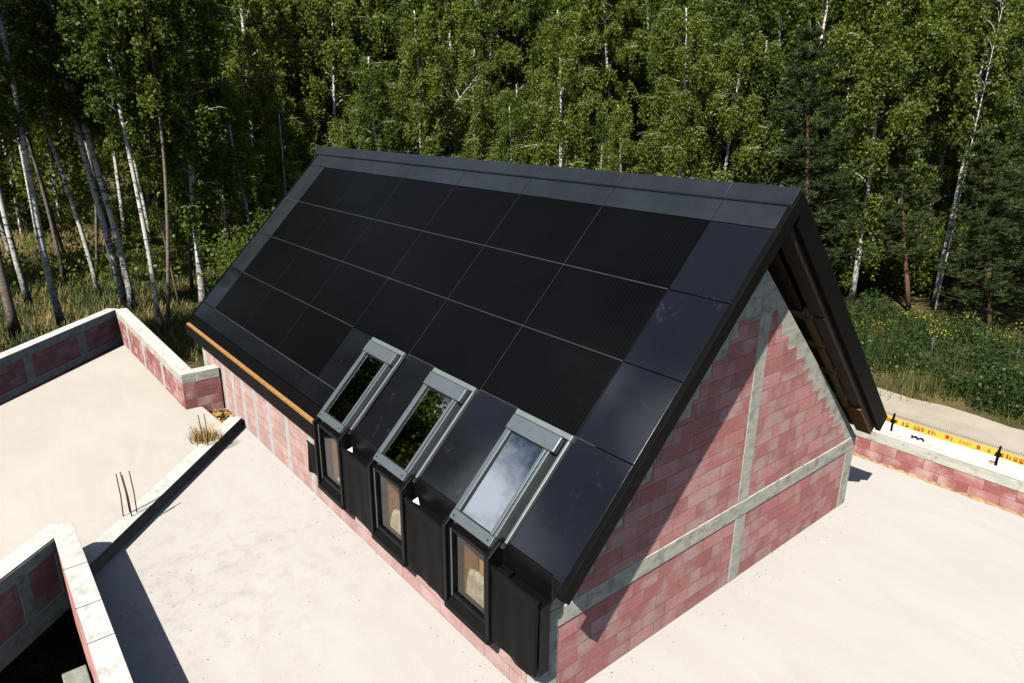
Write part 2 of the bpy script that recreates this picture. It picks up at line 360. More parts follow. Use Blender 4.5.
# eave wall towards the terrace
WIN = [(6.03, 6.79), (7.78, 8.55), (9.58, 10.33)]       # glazed bays (x0, x1)
sw = MB(); xs = [XF + .27] + [v for w in WIN for v in w] + [XG - .27]
for i in range(0, len(xs), 2): sw.box(xs[i], xs[i + 1], -WY, -WY + .25, .5, 1.5 if i == 0 else 1.46)
sw.box(XF + .27, XG - .27, -WY, -WY + .25, 0, .5)
hp(sw, 'eave_wall', BLOCK_E)
colx = [.05, .8, 1.35, 1.95, 2.6, 3.35, 4.2, 5.2]
for x in colx:
    k = MB(); k.box(x, x + .15, -WY - .006, -WY + .05, 0, 1.49); hp(k, 'tie_column', CONC_PALE, None, .008)
k = MB(); k.box(XG - .262, XG + .002, -WY - .006, -WY + .3, 0, 1.0); hp(k, 'corner_pier', CONC_PALE, None, .01)
k = MB(); k.box(XF + .27, XG - .27, WY - .25, WY, 0, 1.0); hp(k, 'rear_eave_wall', BLOCK)
k = MB(); k.box(XF + .27, XG - .27, WY - .25, WY + .01, 1.0, 1.25); hp(k, 'rear_ring_beam', CONC)

# ---- roof
XL, XR = -.80, 11.33
rf = MB()
for (x0, x1, v0, v1) in [(XL + .001, XR - .001, .0, 3.585), (XL + .02, 6.0, 3.585, 4.9)] + [(a, b, 3.585, 4.9) for a, b in ((7.0, 7.74), (8.75, 9.54), (10.47, XR - .001))]:
    rf.rbox(x0, x1, v0, v1, -.10, -.03)
roofo = hp(rf, 'roof', VERGE)
rr_ = MB(); rr_.rbox(XL + .02, XR - .02, 0.0, 5.18, -.10, -.002, 1); hp(rr_, 'rear_roof_slope', METAL, roofo)
G = .006
def rtile(name, x0, x1, v0, v1, m, n=0.):
    b = MB(); b.rbox(x0 + G, x1 - G, v0 + G, v1 - G, n - .028, n); return hp(b, name, m, roofo, .003)
for r in range(4):
    for c in range(6):
        if r == 3 and c > 2: continue
        rtile('solar_panel', c * P, (c + 1) * P, V0 + r * H, V0 + (r + 1) * H, PANEL)
    rtile('border_tile', XL, 0, V0 + r * H, V0 + (r + 1) * H, METAL if r < 3 else TILE)
    if r < 3: rtile('border_tile', 6 * P, XR, V0 + r * H, V0 + (r + 1) * H, TILE)
VE = 4.93; L3 = V0 + 3 * H; L4 = V0 + 4 * H
xb = [XL, 0, P, 2 * P, 3 * P]
for i in range(4): rtile('border_tile', xb[i], xb[i + 1], L4, VE, TILE)
rtile('border_tile', 3 * P, 6.0, L3, L4, TILE); rtile('border_tile', 3 * P, 6.0, L4, VE, TILE)
rtile('border_tile', 6 * P, XR, L3, VE, TILE)
rtile('border_tile', 7.0, 7.75, L3, VE, TILE); rtile('border_tile', 8.73, 9.545, L3, VE, TILE)
for i, x0 in enumerate([XL] + [P * k for k in range(7)]):
    x1 = 0 if i == 0 else (x0 + P if i < 7 else XR)
    rtile('ridge_strip_tile', x0, x1, .19, V0, METAL)
cx = [XL - .2, 1.48, 3.35, 5.23, 7.03, 8.78, 10.52, XR + .05]
for a, b in zip(cx[:-1], cx[1:]):
    q = MB(); pr_ = [(-.225 * CT - .0, ZR - .225 * ST + .045), (-.012, ZR + .045), (.012, ZR + .045), (.225 * CT, ZR - .225 * ST + .045), (.225 * CT, ZR - .225 * ST + .02), (0, ZR + .012), (-.225 * CT, ZR - .225 * ST + .02)]
    q.prism(pr_, a + .003, b - .003, 'x'); hp(q, 'ridge_cap', METAL, roofo, .004)
for k in range(26):      # little clips along the ridge
    q = MB(); x = rng.uniform(4, 11.2); q.box(x, x + .03, -.02, .02, ZR + .045, ZR + .058)
    if k % 2: hp(q, 'ridge_clip', FLASH, roofo)
for v, spans in ((V0 + H, ((XL, 6 * P),)), (V0 + 2 * H, ((0, 6 * P),)), (L3, ((0, 3 * P), (7.0, 7.74), (8.75, 9.54), (10.47, 10.8)))):
    for a, b in spans: q = MB(); q.rbox(a, b, v - .0055, v + .0055, -.01, .004); hp(q, 'panel_rail', JOINT, roofo)
q = MB(); q.rbox(0, 3 * P + .7, L4 - .007, L4 + .007, -.01, .004); hp(q, 'panel_rail', JOINT, roofo)
for c in range(1, 6):
    q = MB(); q.rbox(c * P - .004, c * P + .004, V0, L3 if c > 2 else L4, -.012, -.004); hp(q, 'panel_seam', JOINT_D, roofo)
# verge boards
for side in (-1, 1):
    for x0, x1 in ((XR + .002, XR + .075), (XL - .05, XL - .002)):
        ve = 5.06 if side < 0 else 5.2; dp = -.165 if side < 0 else -.265
        q = MB(); q.prism([(side * (v * CT + n * ST), ZR - v * ST + n * CT) for v, n in ((.0, .012), (ve, .012), (ve, dp), (-dp * TT, dp))], x0, x1, 'x')
        hp(q, 'verge_board', VERGE, roofo, .004)
# right slope underside seen past the gable
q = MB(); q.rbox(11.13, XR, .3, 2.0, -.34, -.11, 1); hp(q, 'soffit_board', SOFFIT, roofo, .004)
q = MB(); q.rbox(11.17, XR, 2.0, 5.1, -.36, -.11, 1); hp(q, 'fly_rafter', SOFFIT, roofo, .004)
q = MB(); q.rbox(11.10, XR - .004, 4.35, 5.1, -.40, -.364, 1); q.rbox(11.10, XR - .004, 5.1, 5.13, -.40, -.11, 1); hp(q, 'eave_end_board', RUST, roofo)
for v in (1.95, 2.65, 3.35, 4.05):
    q = MB(); q.rbox(10.2, 11.168, v, v + .08, -.40, -.28, 1); hp(q, 'lookout', TIMBER, roofo)
q = MB(); q.rbox(11.06, 11.13, 1.9, 4.4, -.40, -.30, 1); hp(q, 'barge_rafter', TIMBER, roofo)
for side in (-1, 1):
    for x in np.arange(.2, 10.6, .9):
        if side < 0 and 5.8 < x: continue
        q = MB(); q.rbox(x, x + .07, .1, 4.7, -.32, -.11, side); hp(q, 'rafter', TIMBER, roofo)
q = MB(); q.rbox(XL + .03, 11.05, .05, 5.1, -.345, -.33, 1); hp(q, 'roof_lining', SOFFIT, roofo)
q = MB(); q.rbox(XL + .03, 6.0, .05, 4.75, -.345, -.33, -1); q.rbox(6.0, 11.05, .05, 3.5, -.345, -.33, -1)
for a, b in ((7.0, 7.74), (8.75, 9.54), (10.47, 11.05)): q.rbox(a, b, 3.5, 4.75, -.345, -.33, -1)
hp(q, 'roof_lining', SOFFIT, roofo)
# eave to the left of the windows: drip sheet, chipboard edge, black fascia
q = MB(); q.rbox(XL - .04, 5.98, VE + .004, 5.13, -.05, -.022); hp(q, 'drip_sheet', VERGE, roofo, .003)
q = MB(); q.box(XL + .0, 5.96, -3.600, -3.49, 1.56, 1.63); hp(q, 'eave_board', OSB, roofo)
q = MB(); q.box(XL - .04, 5.97, -3.622, -3.602, 1.37, 1.595); hp(q, 'fascia', VERGE, roofo, .004)
q = MB(); q.box(XL - .04, 5.97, -3.600, -3.40, 1.375, 1.395); hp(q, 'eave_soffit', VERGE, roofo)
# corrugation-like drape of membrane left of first window
def drape(x0, x1, z0, z1, seed, droop=0.):
    rr = random.Random(seed); nx, nz = 22, 16; vs = []; fs = []
    ph = [rr.uniform(0, 6) for _ in range(6)]
    for j in range(nz + 1):
        for i in range(nx + 1):
            u, w = i / nx, j / nz
            zb = z0 + droop * (u ** 6) * -1 + .012 * math.sin(u * 9 + ph[0]) + (.13 * max(0, u - .82) / .18 - .0 if droop else 0)
            zz = z1 + (zb - z1) * w
            amp = .006 + .016 * w
            y = -3.565 - .012 * w + amp * (math.sin(u * 7 + ph[1] + 1.2 * w) + .6 * math.sin(u * 15 + ph[2] - 2 * w)) * .6 - .02 * math.exp(-((w - .02) / .05) ** 2)
            vs.append((x0 + (x1 - x0) * u, y, zz))
    for j in range(nz):
        for i in range(nx): a = j * (nx + 1) + i; fs.append((a, a + 1, a + nx + 2, a + nx + 1))
    b = MB(); b.add(vs, fs); return b
def drape_part(x0, x1, z0, z1, seed, droop=0.):
    o = hp(drape(x0, x1, z0, z1, seed, droop), 'membrane_sheet', MEMB)
    for p in o.data.polygons: p.use_smooth = True
    s = o.modifiers.new('thick', 'SOLIDIFY'); s.thickness = .012; s.offset = 1
    return o
BAYS = [(5.62, 6.0, .66), (6.87, 7.72, .57), (8.63, 9.5, .56), (10.40, 11.16, .60)]
for i, (a, b, z0) in enumerate(BAYS):
    o = drape_part(a, b, z0, 1.57 if i else 1.2, 11 + i, .07 if i == 3 else 0.)
    if i:
        q = MB(); q.box(a - .02, b + .02, -3.55, -3.42, 1.47, 1.50); hp(q, 'bay_ledge', BLACK)
        q = MB(); q.box(a - .02, b + .02, -3.425, -3.40, 1.501, 1.83); hp(q, 'bay_backboard', BLACK)
        q = MB(); q.box(a, b, -3.600, -3.55, 1.53, 1.575); hp(q, 'bay_lip', MEMB, None, .012)
        q = MB(); q.box(a + .02, b - .01, -3.545, -3.405, .62, 1.466); hp(q, 'bay_infill', BLACK)
for (x, s) in ((6.93, 1), (8.70, 1.15)):
    q = MB(); q.add([(x, -3.55, 1.515), (x + .10 * s, -3.565, 1.582), (x + .13 * s, -3.50, 1.53), (x + .03, -3.45, 1.57)], [(0, 1, 3), (1, 2, 3)]); o = hp(q, 'membrane_flap', PAPER); m_ = o.modifiers.new('t', 'SOLIDIFY'); m_.thickness = .003
q = MB(); q.box(10.44, 10.62, -3.54, -3.44, 1.502, 1.56); hp(q, 'membrane_flap', BLACK, None, .015)

# ---- roof windows: sloping pane over an upright pane
for i, (a, b) in enumerate(WIN):
    w = empty('roof_window', (0, 0, 0)); w.parent = house
    cxm = (a + b) / 2; w.location = Vector((cxm, -3.2, 2.0)) - house.location
    x0, x1 = a - .0, b + .0
    def wp(mb, name, m, bev=.004): return hp(mb, name, m, w, bev)
    # flashing tray and rails round the sash
    f = MB(); f.rbox(x0 - .03, x1 + .17, L3 + .01, L3 + .075, -.02, .045); wp(f, 'head_flashing', FLASH)
    f = MB(); f.rbox(x1 + .125, x1 + .16, L3 + .075, 4.93, -.02, .03); wp(f, 'side_flashing', FLASH)
    f = MB(); f.rbox(x0 - .03, x0 + .05, L3 + .075, 5.0, -.06, -.02); f.rbox(x1 - .05, x1 + .125, L3 + .075, 5.0, -.06, -.02); f.rbox(x0 + .05, x1 - .05, L3 + .075, 3.8, -.06, -.02); wp(f, 'gutter_tray', RUBBER, 0)
    f = MB(); f.box(x0 + .002, x0 + .022, -3.488, -3.16, .505, 1.75); wp(f, 'reveal_board', OSB_IN, 0)
    # sash
    f = MB(); f.rbox(x0, x1 + .08, L3 + .085, 3.85, .0, .085); wp(f, 'hood', FRAME, .012)
    f = MB(); f.rbox(x0, x0 + .085, 3.853, 4.94, -.03, .06); wp(f, 'stile', FRAME, .006)
    f = MB(); f.rbox(x1 - .085, x1 - .042, 3.853, 4.94, -.03, .06); f.rbox(x1 - .036, x1, 3.853, 4.94, -.03, .045); wp(f, 'stile', FRAME, .004)
    f = MB(); f.rbox(x0, x1, 4.943, 5.06, -.04, .06); wp(f, 'bottom_rail', FRAME, .006)
    f = MB(); f.rbox(x0 + .05, x0 + .07, 5.0, 5.02, .06, .068); f.rbox(x1 - .07, x1 - .05, 5.0, 5.02, .06, .068); wp(f, 'screw', RUBBER, 0)
    f = MB(); f.rbox(x0 + .086, x1 - .086, 3.853, 4.942, .012, .026); wp(f, 'sloping_pane', GLASS_UP, 0)
    f = MB()
    for q0, q1, r0, r1 in ((x0 + .086, x0 + .1, 3.853, 4.942), (x1 - .1, x1 - .086, 3.853, 4.942), (x0 + .1, x1 - .1, 3.853, 3.866), (x0 + .1, x1 - .1, 4.928, 4.942)): f.rbox(q0, q1, r0, r1, .0265, .034)
    wp(f, 'gasket', RUBBER, 0)
    # upright lower light
    f = MB(); f.box(x0, x0 + .075, -3.575, -3.49, .70, 1.655); wp(f, 'jamb', BLACK, .006); f = MB(); f.box(x0 + .05, x0 + .074, -3.581, -3.5755, .72, 1.64); wp(f, 'jamb_trim', FRAME, 0)
    f = MB(); f.box(x1 - .075, x1, -3.575, -3.49, .70, 1.655); wp(f, 'jamb', BLACK, .006)
    f = MB(); f.box(x0 + .076, x1 - .076, -3.57, -3.49, .70, .765); wp(f, 'lower_rail', BLACK, .006)
    f = MB(); f.box(x0 + .076, x1 - .076, -3.57, -3.49, 1.60, 1.655); wp(f, 'upper_rail', BLACK, .006)
    f = MB(); f.box(x0 + .076, x1 - .076, -3.54, -3.528, .766, 1.599); wp(f, 'upright_pane', GLASS_LO, 0)
    f = MB(); f.prism([(-3.63, .53), (-3.40, .53), (-3.40, .69), (-3.49, .69), (-3.62, .60)], x0 - .04, x1 + .05, 'x'); wp(f, 'sill', BLACK, .006)
    for (c0, c1) in ((x0 - .065, x0 - .004), (x1 + .004, x1 + .065)):
        f = MB(); f.prism([(-3.615, .53), (-3.40, .53), (-3.40, 1.80), (-3.45, 1.80), (-3.615, 1.66)], c0, c1, 'x'); wp(f, 'cheek', BLACK, .006)
# interior glimpsed through the panes
q = MB(); q.box(5.6, 10.8, -3.14, -3.10, .0, 1.92); hp(q, 'partition', OSB_IN)
for (hx, hz) in ((7.98, .40), (9.80, .46), (6.2, .12)):
    b = MB(); rings = 6; seg = 18; vs = [(hx, -3.27, .5 + hz)]
    for r in range(1, rings + 1):
        t = r / rings
        for s in range(seg):
            an = 2 * math.pi * s / seg; rad = .62 * t * (1 + .12 * math.sin(3 * an + hx)); vs.append((hx + rad * math.cos(an) * 1.2, -3.27 + rad * math.sin(an) * .19, max(.502, .5 + hz * (1 - t * t)) + .006 + .006 * math.sin(9 * an)))
    fs = [(0, 1 + s, 1 + (s + 1) % seg) for s in range(seg)] + [(1 + (r - 1) * seg + s, 1 + r * seg + s, 1 + r * seg + (s + 1) % seg, 1 + (r - 1) * seg + (s + 1) % seg) for r in range(1, rings) for s in range(seg)]
    b.add(vs, fs); o = b.build('sand_heap', SAND, None, 0, True)
    tag(o, {7.98: 'pale sand heap on the inner sill behind the middle roof window', 9.8: 'large pale sand heap on the inner sill behind the nearest roof window', 6.2: 'low pale sand heap on the inner sill behind the farthest roof window'}[hx], 'sand heap')

# ================================================================== PARAPETS, UPSTAND, STAIRWELL
HP = .95
pw = empty('parapet_wall', (-2, -4, 0), 'long sunlit pink block parapet with white coping on the raised deck, ending beside the house', 'parapet')
def pp(root, mb, name, m, bev=0):
    o = mb.build(name, m, None, bev); o.parent = root; o.location = -Vector(root.location); return o
XE = .70
b = MB(); b.box(-5.75, XE, -4.20, -3.93, -3.3, HP - .2); b.box(XE - .26, XE, -3.93, -3.44, -3.3, HP - .2); pp(pw, b, 'block_masonry', BLOCK_P)
b = MB(); b.box(-5.75, XE - .004, -4.206, -3.924, HP - .2, HP); b.box(XE - .266, XE + .006, -3.924, -3.44, HP - .2, HP); pp(pw, b, 'coping', CONC, .012)
b = MB(); b.box(-5.75, XE - .004, -4.208, -3.922, HP, HP + .012); b.box(XE - .268, XE + .008, -3.922, -3.438, HP, HP + .012); pp(pw, b, 'coping_top', CONC_PALE, .004)
for x in (-4.6, -2.9, -1.1):
    b = MB(); b.box(x, x + .2, -4.206, -4.1, 0, HP - .201); pp(pw, b, 'tie_column', CONC_PALE, .006)
fa = np.array([-5.75, -4.20]); fd = np.array([.722, -.692]); fb = fa + fd * 13
fw = empty('parapet_wall', (fa[0], fa[1], 0), 'shaded pink block parapet at far edge of raised deck, with grey beam along its top', 'parapet')
b = MB(); b.wall(fa, fb, .28, -3.3, HP - .2); pp(fw, b, 'block_masonry', BLOCK)
b = MB(); nrm = np.array([.692, .722])
b.wall(fa + nrm * .006, fb + nrm * .006, .292, HP - .2, HP); pp(fw, b, 'ring_beam', CONC, .012)
b = MB(); b.wall(fa + nrm * .009 - fd * .1, fb + nrm * .009, .298, HP, HP + .012); pp(fw, b, 'coping_top', CONC_PALE, .004)
for s in (1.35, 3.2, 5.1, 7.0):
    b = MB(); b.wall(fa + fd * s + nrm * .007, fa + fd * (s + .26) + nrm * .007, .2, 0, HP - .201); pp(fw, b, 'tie_column', CONC, .006)
b = MB(); b.wall(fa + nrm * .02, fb + nrm * .02, .2, 0, .16); pp(fw, b, 'base_shadow_strip', CONC, .01)  # grey strip standing in for the shadow along the wall base
# parapet in front of the gable
rp = empty('parapet_wall', (12, 5.3, 0), 'low sunlit pink block parapet with grey coping beside the gable and the fence', 'parapet')
b = MB(); b.box(-.9, 24, 5.28, 5.52, -3.3, .385); pp(rp, b, 'block_masonry', BLOCK_P)
b = MB(); b.box(-.9, 24, 5.272, 5.528, .385, .575); pp(rp, b, 'coping', CONC, .012)
b = MB(); b.box(-.9, 24, 5.268, 5.532, .575, .59); pp(rp, b, 'coping_top', CONC_PALE, .004)
vs = []; fs = []
for i in range(140):
    x = 10.2 + 13.5 * i / 140; r = .02 + .022 * rng.random(); vs += [(x, 5.275, .0), (x + .1, 5.275, .0), (x + .1, 5.275, r), (x, 5.275, r), (x, 5.275 - r * 1.4, .002), (x + .1, 5.275 - r * 1.4, .002)]; o_ = len(vs) - 6; fs += [(o_ + 4, o_ + 5, o_ + 2, o_ + 3)]
b = MB(); b.add(vs, fs); pp(rp, b, 'mortar_skirt', RUBBLE)
# oblique upstand along edge of raised deck: shade put into the face colour, smooth pale top strip
us = empty('concrete_upstand', (3.5, -5, 0), 'oblique pale concrete upstand edging the raised deck, its low face in shade', 'upstand')
u0 = np.array([1.885, -3.445]); u1 = np.array([5.545, -6.82]); ud = (u1 - u0) / np.linalg.norm(u1 - u0); un = np.array([-ud[1], ud[0]])
if un[0] < 0: un = -un
poly_u = [u0 + un * .008, u1 + un * .008, u1 - un * .24, u0 - un * .24]
b = MB(); b.prism([tuple(p) for p in poly_u], .002, .219); pp(us, b, 'cast_face', plain('shade_toned_concrete', (.26, .22, .20), .9, .2, 0, .3, 4), .006)
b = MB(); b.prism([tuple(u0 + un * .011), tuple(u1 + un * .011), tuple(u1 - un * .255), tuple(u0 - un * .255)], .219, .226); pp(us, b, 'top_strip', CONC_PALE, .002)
# wedge shaped stairwell walls at the lower left corner
st = empty('stairwell_wall', (5.5, -7, 0), 'wedge of pink block stairwell walls with white tops round a dark opening', 'stairwell')
HW = .8; A_in = IN + dA * 8; A_out = E1 + dA * 8.2
b = MB(); b.prism([tuple(E1), tuple(E2), (24, -6.815), (24, -7.085), tuple(IN), tuple(A_in), tuple(A_out)], -.3, HW - .02); pp(st, b, 'block_masonry', BLOCK)
o = MB(); o.prism([tuple(E1), tuple(E2), (24, -6.811), (24, -7.088), tuple(IN + np.array((.003, -.004))), tuple(A_in), tuple(A_out)], HW - .02, HW); pp(st, o, 'coping_top', CONC_PALE, .005)
nA = np.array([-dA[1], dA[0]]); nA = nA if nA[0] > 0 else -nA
def a_strip(z0, z1, s0, s1, pr): 
    p0 = IN + dA * s0 + nA * pr; p1 = IN + dA * s1 + nA * pr; q = MB(); q.prism([tuple(p0), tuple(p1), tuple(p1 - nA * .1), tuple(p0 - nA * .1)], z0, z1); return q
pp(st, a_strip(.60, HW - .021, .0, 7, .008), 'ring_beam', CONC, .008)
pp(st, a_strip(-.3, .0, .0, 7, .014), 'floor_beam', CONC, .008)
pp(st, a_strip(.0, .599, .5, .68, .010), 'tie_column', CONC, .006)
pp(st, a_strip(.0, .599, 1.5, 1.7, .010), 'tie_column', CONC, .006)
pp(st, a_strip(.0, .599, -.02, .06, .010), 'tie_column', CONC, .006)
for x in (6.35, 7.25, 7.95, 9.1):
    b = MB(); b.box(x, x + .012, -7.08, -6.82, HW - .001, HW + .0015); pp(st, b, 'mortar_seam', JOINT)
# ground storey under the open edges
b = MB(); b.prism([tuple(IN + (.1, -.1)), (20, -7.3), (20, -12), tuple(A_in + (1, -.5))], -3.29, -3.25); o = b.build('stairwell_floor', RUBBER); o['kind'] = 'structure'  # floor coloured black in place of the deep shade of the well
JOINT_B = concrete_mat('rough_grey_block', (.16, .165, .14), (.30, .30, .26), (.08, .08, .07))
bl = empty('block_pier', (7.2, -7.2, -.3), 'short pier of rough grey blocks just inside the dark stairwell opening', 'pier')
b = MB()
for k, (z0, z1) in enumerate(((-1.2, -.86), (-.82, -.48), (-.44, -.12))): b.box(7.0 + .02 * k, 7.55, -7.34, -7.09, z0, z1)
pp(bl, b, 'rough_block', JOINT_B, .012)
b = MB(); b.box(7.03, 7.52, -7.325, -7.10, -3.25, -1.2); b.box(7.03, 7.52, -7.325, -7.10, -.86, -.82); b.box(7.03, 7.52, -7.325, -7.10, -.48, -.44); pp(bl, b, 'mortar_bed', MEMB)

# rubble in the recess beside the house
b = MB(); rr = random.Random(5)
b.box(.66, 2.1, -3.93, -3.42, -.30, -.02)
recess = b.build('recess_floor', RUBBLE); recess['kind'] = 'structure'
vs = []; fs = []
def quads(c, s, rg, elong=1., up=None):
    """n little leaf-like quads at centres c with size s"""
    n = len(c); a = rg.normal(size=(n, 3)); a /= np.linalg.norm(a, axis=1, keepdims=True)
    if up is not None: a = a * (1 - up) + np.array([0, 0, 1.]) * up * np.sign(rg.random((n, 1)) + .001); a /= np.linalg.norm(a, axis=1, keepdims=True)
    t = rg.normal(size=(n, 3)); t -= (t * a).sum(1, keepdims=True) * a; t /= np.linalg.norm(t, axis=1, keepdims=True)
    w = np.cross(a, t); s = np.asarray(s).reshape(-1, 1)
    u = a * s * elong; ww = w * s * .42
    v = np.stack([c - u * .5, c + ww - u * .05, c + u * .5, c - ww - u * .05], 1).reshape(-1, 3)
    return v
def quad_mesh(name, vsets):
    """vsets: list of (verts (4n,3), material)"""
    me = bpy.data.meshes.new(name); V = np.concatenate([v for v, _ in vsets]); n = len(V) // 4
    me.vertices.add(len(V)); me.vertices.foreach_set('co', V.astype(np.float32).ravel())
    me.loops.add(4 * n); me.loops.foreach_set('vertex_index', np.arange(4 * n, dtype=np.int32))
    me.polygons.add(n); me.polygons.foreach_set('loop_start', np.arange(0, 4 * n, 4, dtype=np.int32))
    mi = np.concatenate([np.full(len(v) // 4, i, np.int32) for i, (v, _) in enumerate(vsets)])
    for _, m in vsets: me.materials.append(m)
    me.polygons.foreach_set('material_index', mi); me.update(); me.validate(); return me
c = np.stack([rng.uniform(.8, 1.85, 500), rng.uniform(-3.84, -3.46, 500), rng.uniform(-.02, .06, 500)], 1)
o = link('debris', quad_mesh('debris', [(quads(c, rng.uniform(.05, .14, 500), rng), STRAW), (quads(c[:120] + .01, rng.uniform(.06, .12, 120), rng), RUBBLE)])); tag(o, 'loose straw and chips lying in the recess against the house wall', 'debris', None, 'stuff')
gp_ = []
for _ in range(520):
    r_ = rng.random()
    if r_ < .3: p = (rng.uniform(5.7, 11), -6.8 + abs(rng.normal()) * .5)
    elif r_ < .55: p = (rng.uniform(-.3, 11), -3.42 - abs(rng.normal()) * .25)
    elif r_ < .75: p = (XG + .02 + abs(rng.normal()) * .25, rng.uniform(-3.4, 3.4))
    else: p = (rng.uniform(5.6, 9), -6.6 + abs(rng.normal()) * .8)
    if -3.4 < p[1] < 3.4 and p[0] < XG: continue
    if (p[0] - 1.885) * .678 + (p[1] + 3.445) * .735 < .15 and p[1] < -3.42: continue
    gp_.append((p[0], p[1], .012))
gp_ = np.array(gp_); o = link('grit', quad_mesh('grit', [(quads(gp_, rng.uniform(.006, .02, len(gp_)) , rng), RUBBLE)])); tag(o, 'tiny crumbs of mortar and grit scattered over the pale terrace deck', 'grit', None, 'stuff')
# straw tuft on the upstand
n = 260; base = np.array([*onz(206, 440, .22)]); a = rng.uniform(0, 6.28, n); l = rng.uniform(.10, .32, n); k = rng.normal(size=(n, 2)) * .075
c0 = base + np.stack([k[:, 0] * 1.4, k[:, 1] * 1.4, np.zeros(n)], 1); tip = c0 + np.stack([np.cos(a) * l * .5, np.sin(a) * l * .5, l], 1); sd = np.stack([-np.sin(a), np.cos(a), np.zeros(n)], 1) * .006
o = link('straw_tuft', quad_mesh('straw_tuft', [(np.stack([c0 - sd, c0 + sd, tip + sd * .4, tip - sd * .4], 1).reshape(-1, 3), STRAW)])); tag(o, 'golden dry straw tuft sticking up from the upstand near the house', 'straw')
# reinforcing bars
for (bx, by, tx, ty, lab) in ((123.5, 517, 116, 474, 'leftmost thin bent reinforcing bar of the four standing on the upstand'), (130, 513, 120, 472, 'second thin reinforcing bar from the left in the cluster of four'), (132, 517, 122, 475, 'third thin reinforcing bar from the left, close against its neighbour'), (137, 513, 129, 471, 'rightmost upright reinforcing bar of the four, standing a little apart'),
                              (203, 445, 198, 415, 'reinforcing bar rising from the left of the straw tuft'), (208, 446, 204, 414, 'reinforcing bar rising from the right of the straw tuft')):
    p0 = onz(bx, by, .215); p1 = atdist(tx, ty, p0); mid = (p0 + p1) / 2 + np.array([.012, .01, 0]); q = MB(); q.tube([p0, mid, p1], [.009] * 3, 6)
    o = q.build('rebar', REBAR, None, 0, True); tag(o, lab, 'rebar', 'reinforcing bars on the upstand')

# ================================================================== FENCE AND BANNER
FY = 11.92
fn = empty('mesh_fence', (10, FY, -3.3), 'black wire mesh fence along the near side of the sandy track', 'fence')
for k in range(-3, 6):
    x = 8.64 + 2.53 * k; q = MB(); q.box(x - .022, x + .022, FY - .10, FY - .04, -3.3, -1.58); q.box(x - .07, x + .07, FY - .105, FY - .035, -1.785, -1.77); pp(fn, q, 'post', BLACK, .006)
wire = MB()
for z in (-1.66, -2.2, -2.9): wire.box(.5, 22, FY - .004, FY + .004, z - .004, z + .004)
for x in np.arange(.5, 22, .05): wire.box(x - .0025, x + .0025, FY - .0025, FY + .0025, -3.2, -1.60)
w_ = pp(fn, wire, 'wire_panel', plain('dark_wire', (.10, .09, .09), .5, .5))
YEL = plain('yellow_print', (.62, .50, .07), .55, .3, 0, .08); WHT = plain('white_banner_cloth', (.80, .81, .82), .6, .3, 0, .04, 2)
bn = empty('fence_banner', (10, FY - .03, -2.2), 'white printed banner with yellow band tied along the mesh fence', 'banner')
def wavy(z0, z1, y, name, m):
    q = MB(); xs_ = np.linspace(6.9, 18, 150); vs = []
    for x in xs_:
        for z in (z0, z1): vs.append((x, y + .012 * math.sin(x * 2.3) + .006 * math.sin(x * 7), z + .01 * math.sin(x * 2.5)))
    q.add(vs, [(2 * i, 2 * i + 2, 2 * i + 3, 2 * i + 1) for i in range(len(xs_) - 1)]); o = pp(bn, q, name, m); s = o.modifiers.new('t', 'SOLIDIFY'); s.thickness = .006; return o
wavy(-3.0, -1.91, FY - .022, 'white_cloth', WHT); wavy(-1.91, -1.715, FY - .022, 'yellow_band', YEL)
NAVY = plain('navy_print', (.02, .025, .06), .6, .3); REDP = plain('red_print', (.45, .06, .04), .6, .3); ORP = plain('orange_print', (.62, .20, .03), .6, .3); BLUP = plain('pale_blue_print', (.45, .55, .65), .6, .3)
def text(body, x, z, size, m, name='lettering', y=None):
    cu = bpy.data.curves.new(name, 'FONT'); cu.body = body; cu.size = size; cu.extrude = .002; tmp = bpy.data.objects.new('t', cu); COL.objects.link(tmp)
    dg = bpy.context.evaluated_depsgraph_get(); me = bpy.data.meshes.new_from_object(tmp.evaluated_get(dg)); bpy.data.objects.remove(tmp)
    me.materials.clear(); me.materials.append(m); o = bpy.data.objects.new(name, me); COL.objects.link(o); o.parent = bn
    o.location = Vector((x, y or FY - .046, z)) - Vector(bn.location); o.rotation_euler = (R(90), 0, 0); return o
text('m', 9.12, -2.27, .52, NAVY); text('m', 11.0, -2.12, .2, REDP); text('o', 8.25, -2.0, .22, BLUP)
q = MB(); rr = random.Random(2); x = 7.0
q2 = MB()
while x < 17.8:
    t_ = rr.choice((q, q, q2)); w0 = rr.uniform(.03, .09)
    if rr.random() < .7: t_.box(x, x + w0, FY - .048, FY - .0425, -1.84 + rr.uniform(0, .02), -1.745 + rr.uniform(-.03, .01))
    x += w0 + rr.uniform(.025, .06)
pp(bn, q, 'small_print', ORP); pp(bn, q2, 'small_print', REDP)
# thin far fence among the weeds
ff = empty('wire_fence', (6, 21, -3.3), 'thin dark posts and wires half hidden in the weeds beyond the track', 'fence')
fpts = [onz(871, 358, -3.3), onz(878, 368, -3.3), onz(928, 364, -3.3), onz(1011, 379, -3.3), onz(1090, 390, -3.3)]
for p in fpts[1:]:
    q = MB(); q.tube([(p[0], p[1], -3.3), (p[0] + .02, p[1], -2.1)], [.045, .04], 6); pp(ff, q, 'post', GREYBARK)
q = MB()
for z in (-2.25, -2.6, -2.95):
    for a, b in zip(fpts[1:-1], fpts[2:]): q.tube([(a[0], a[1], z), (b[0], b[1], z)], [.006, .006], 4)
pp(ff, q, 'wire', BLACK)

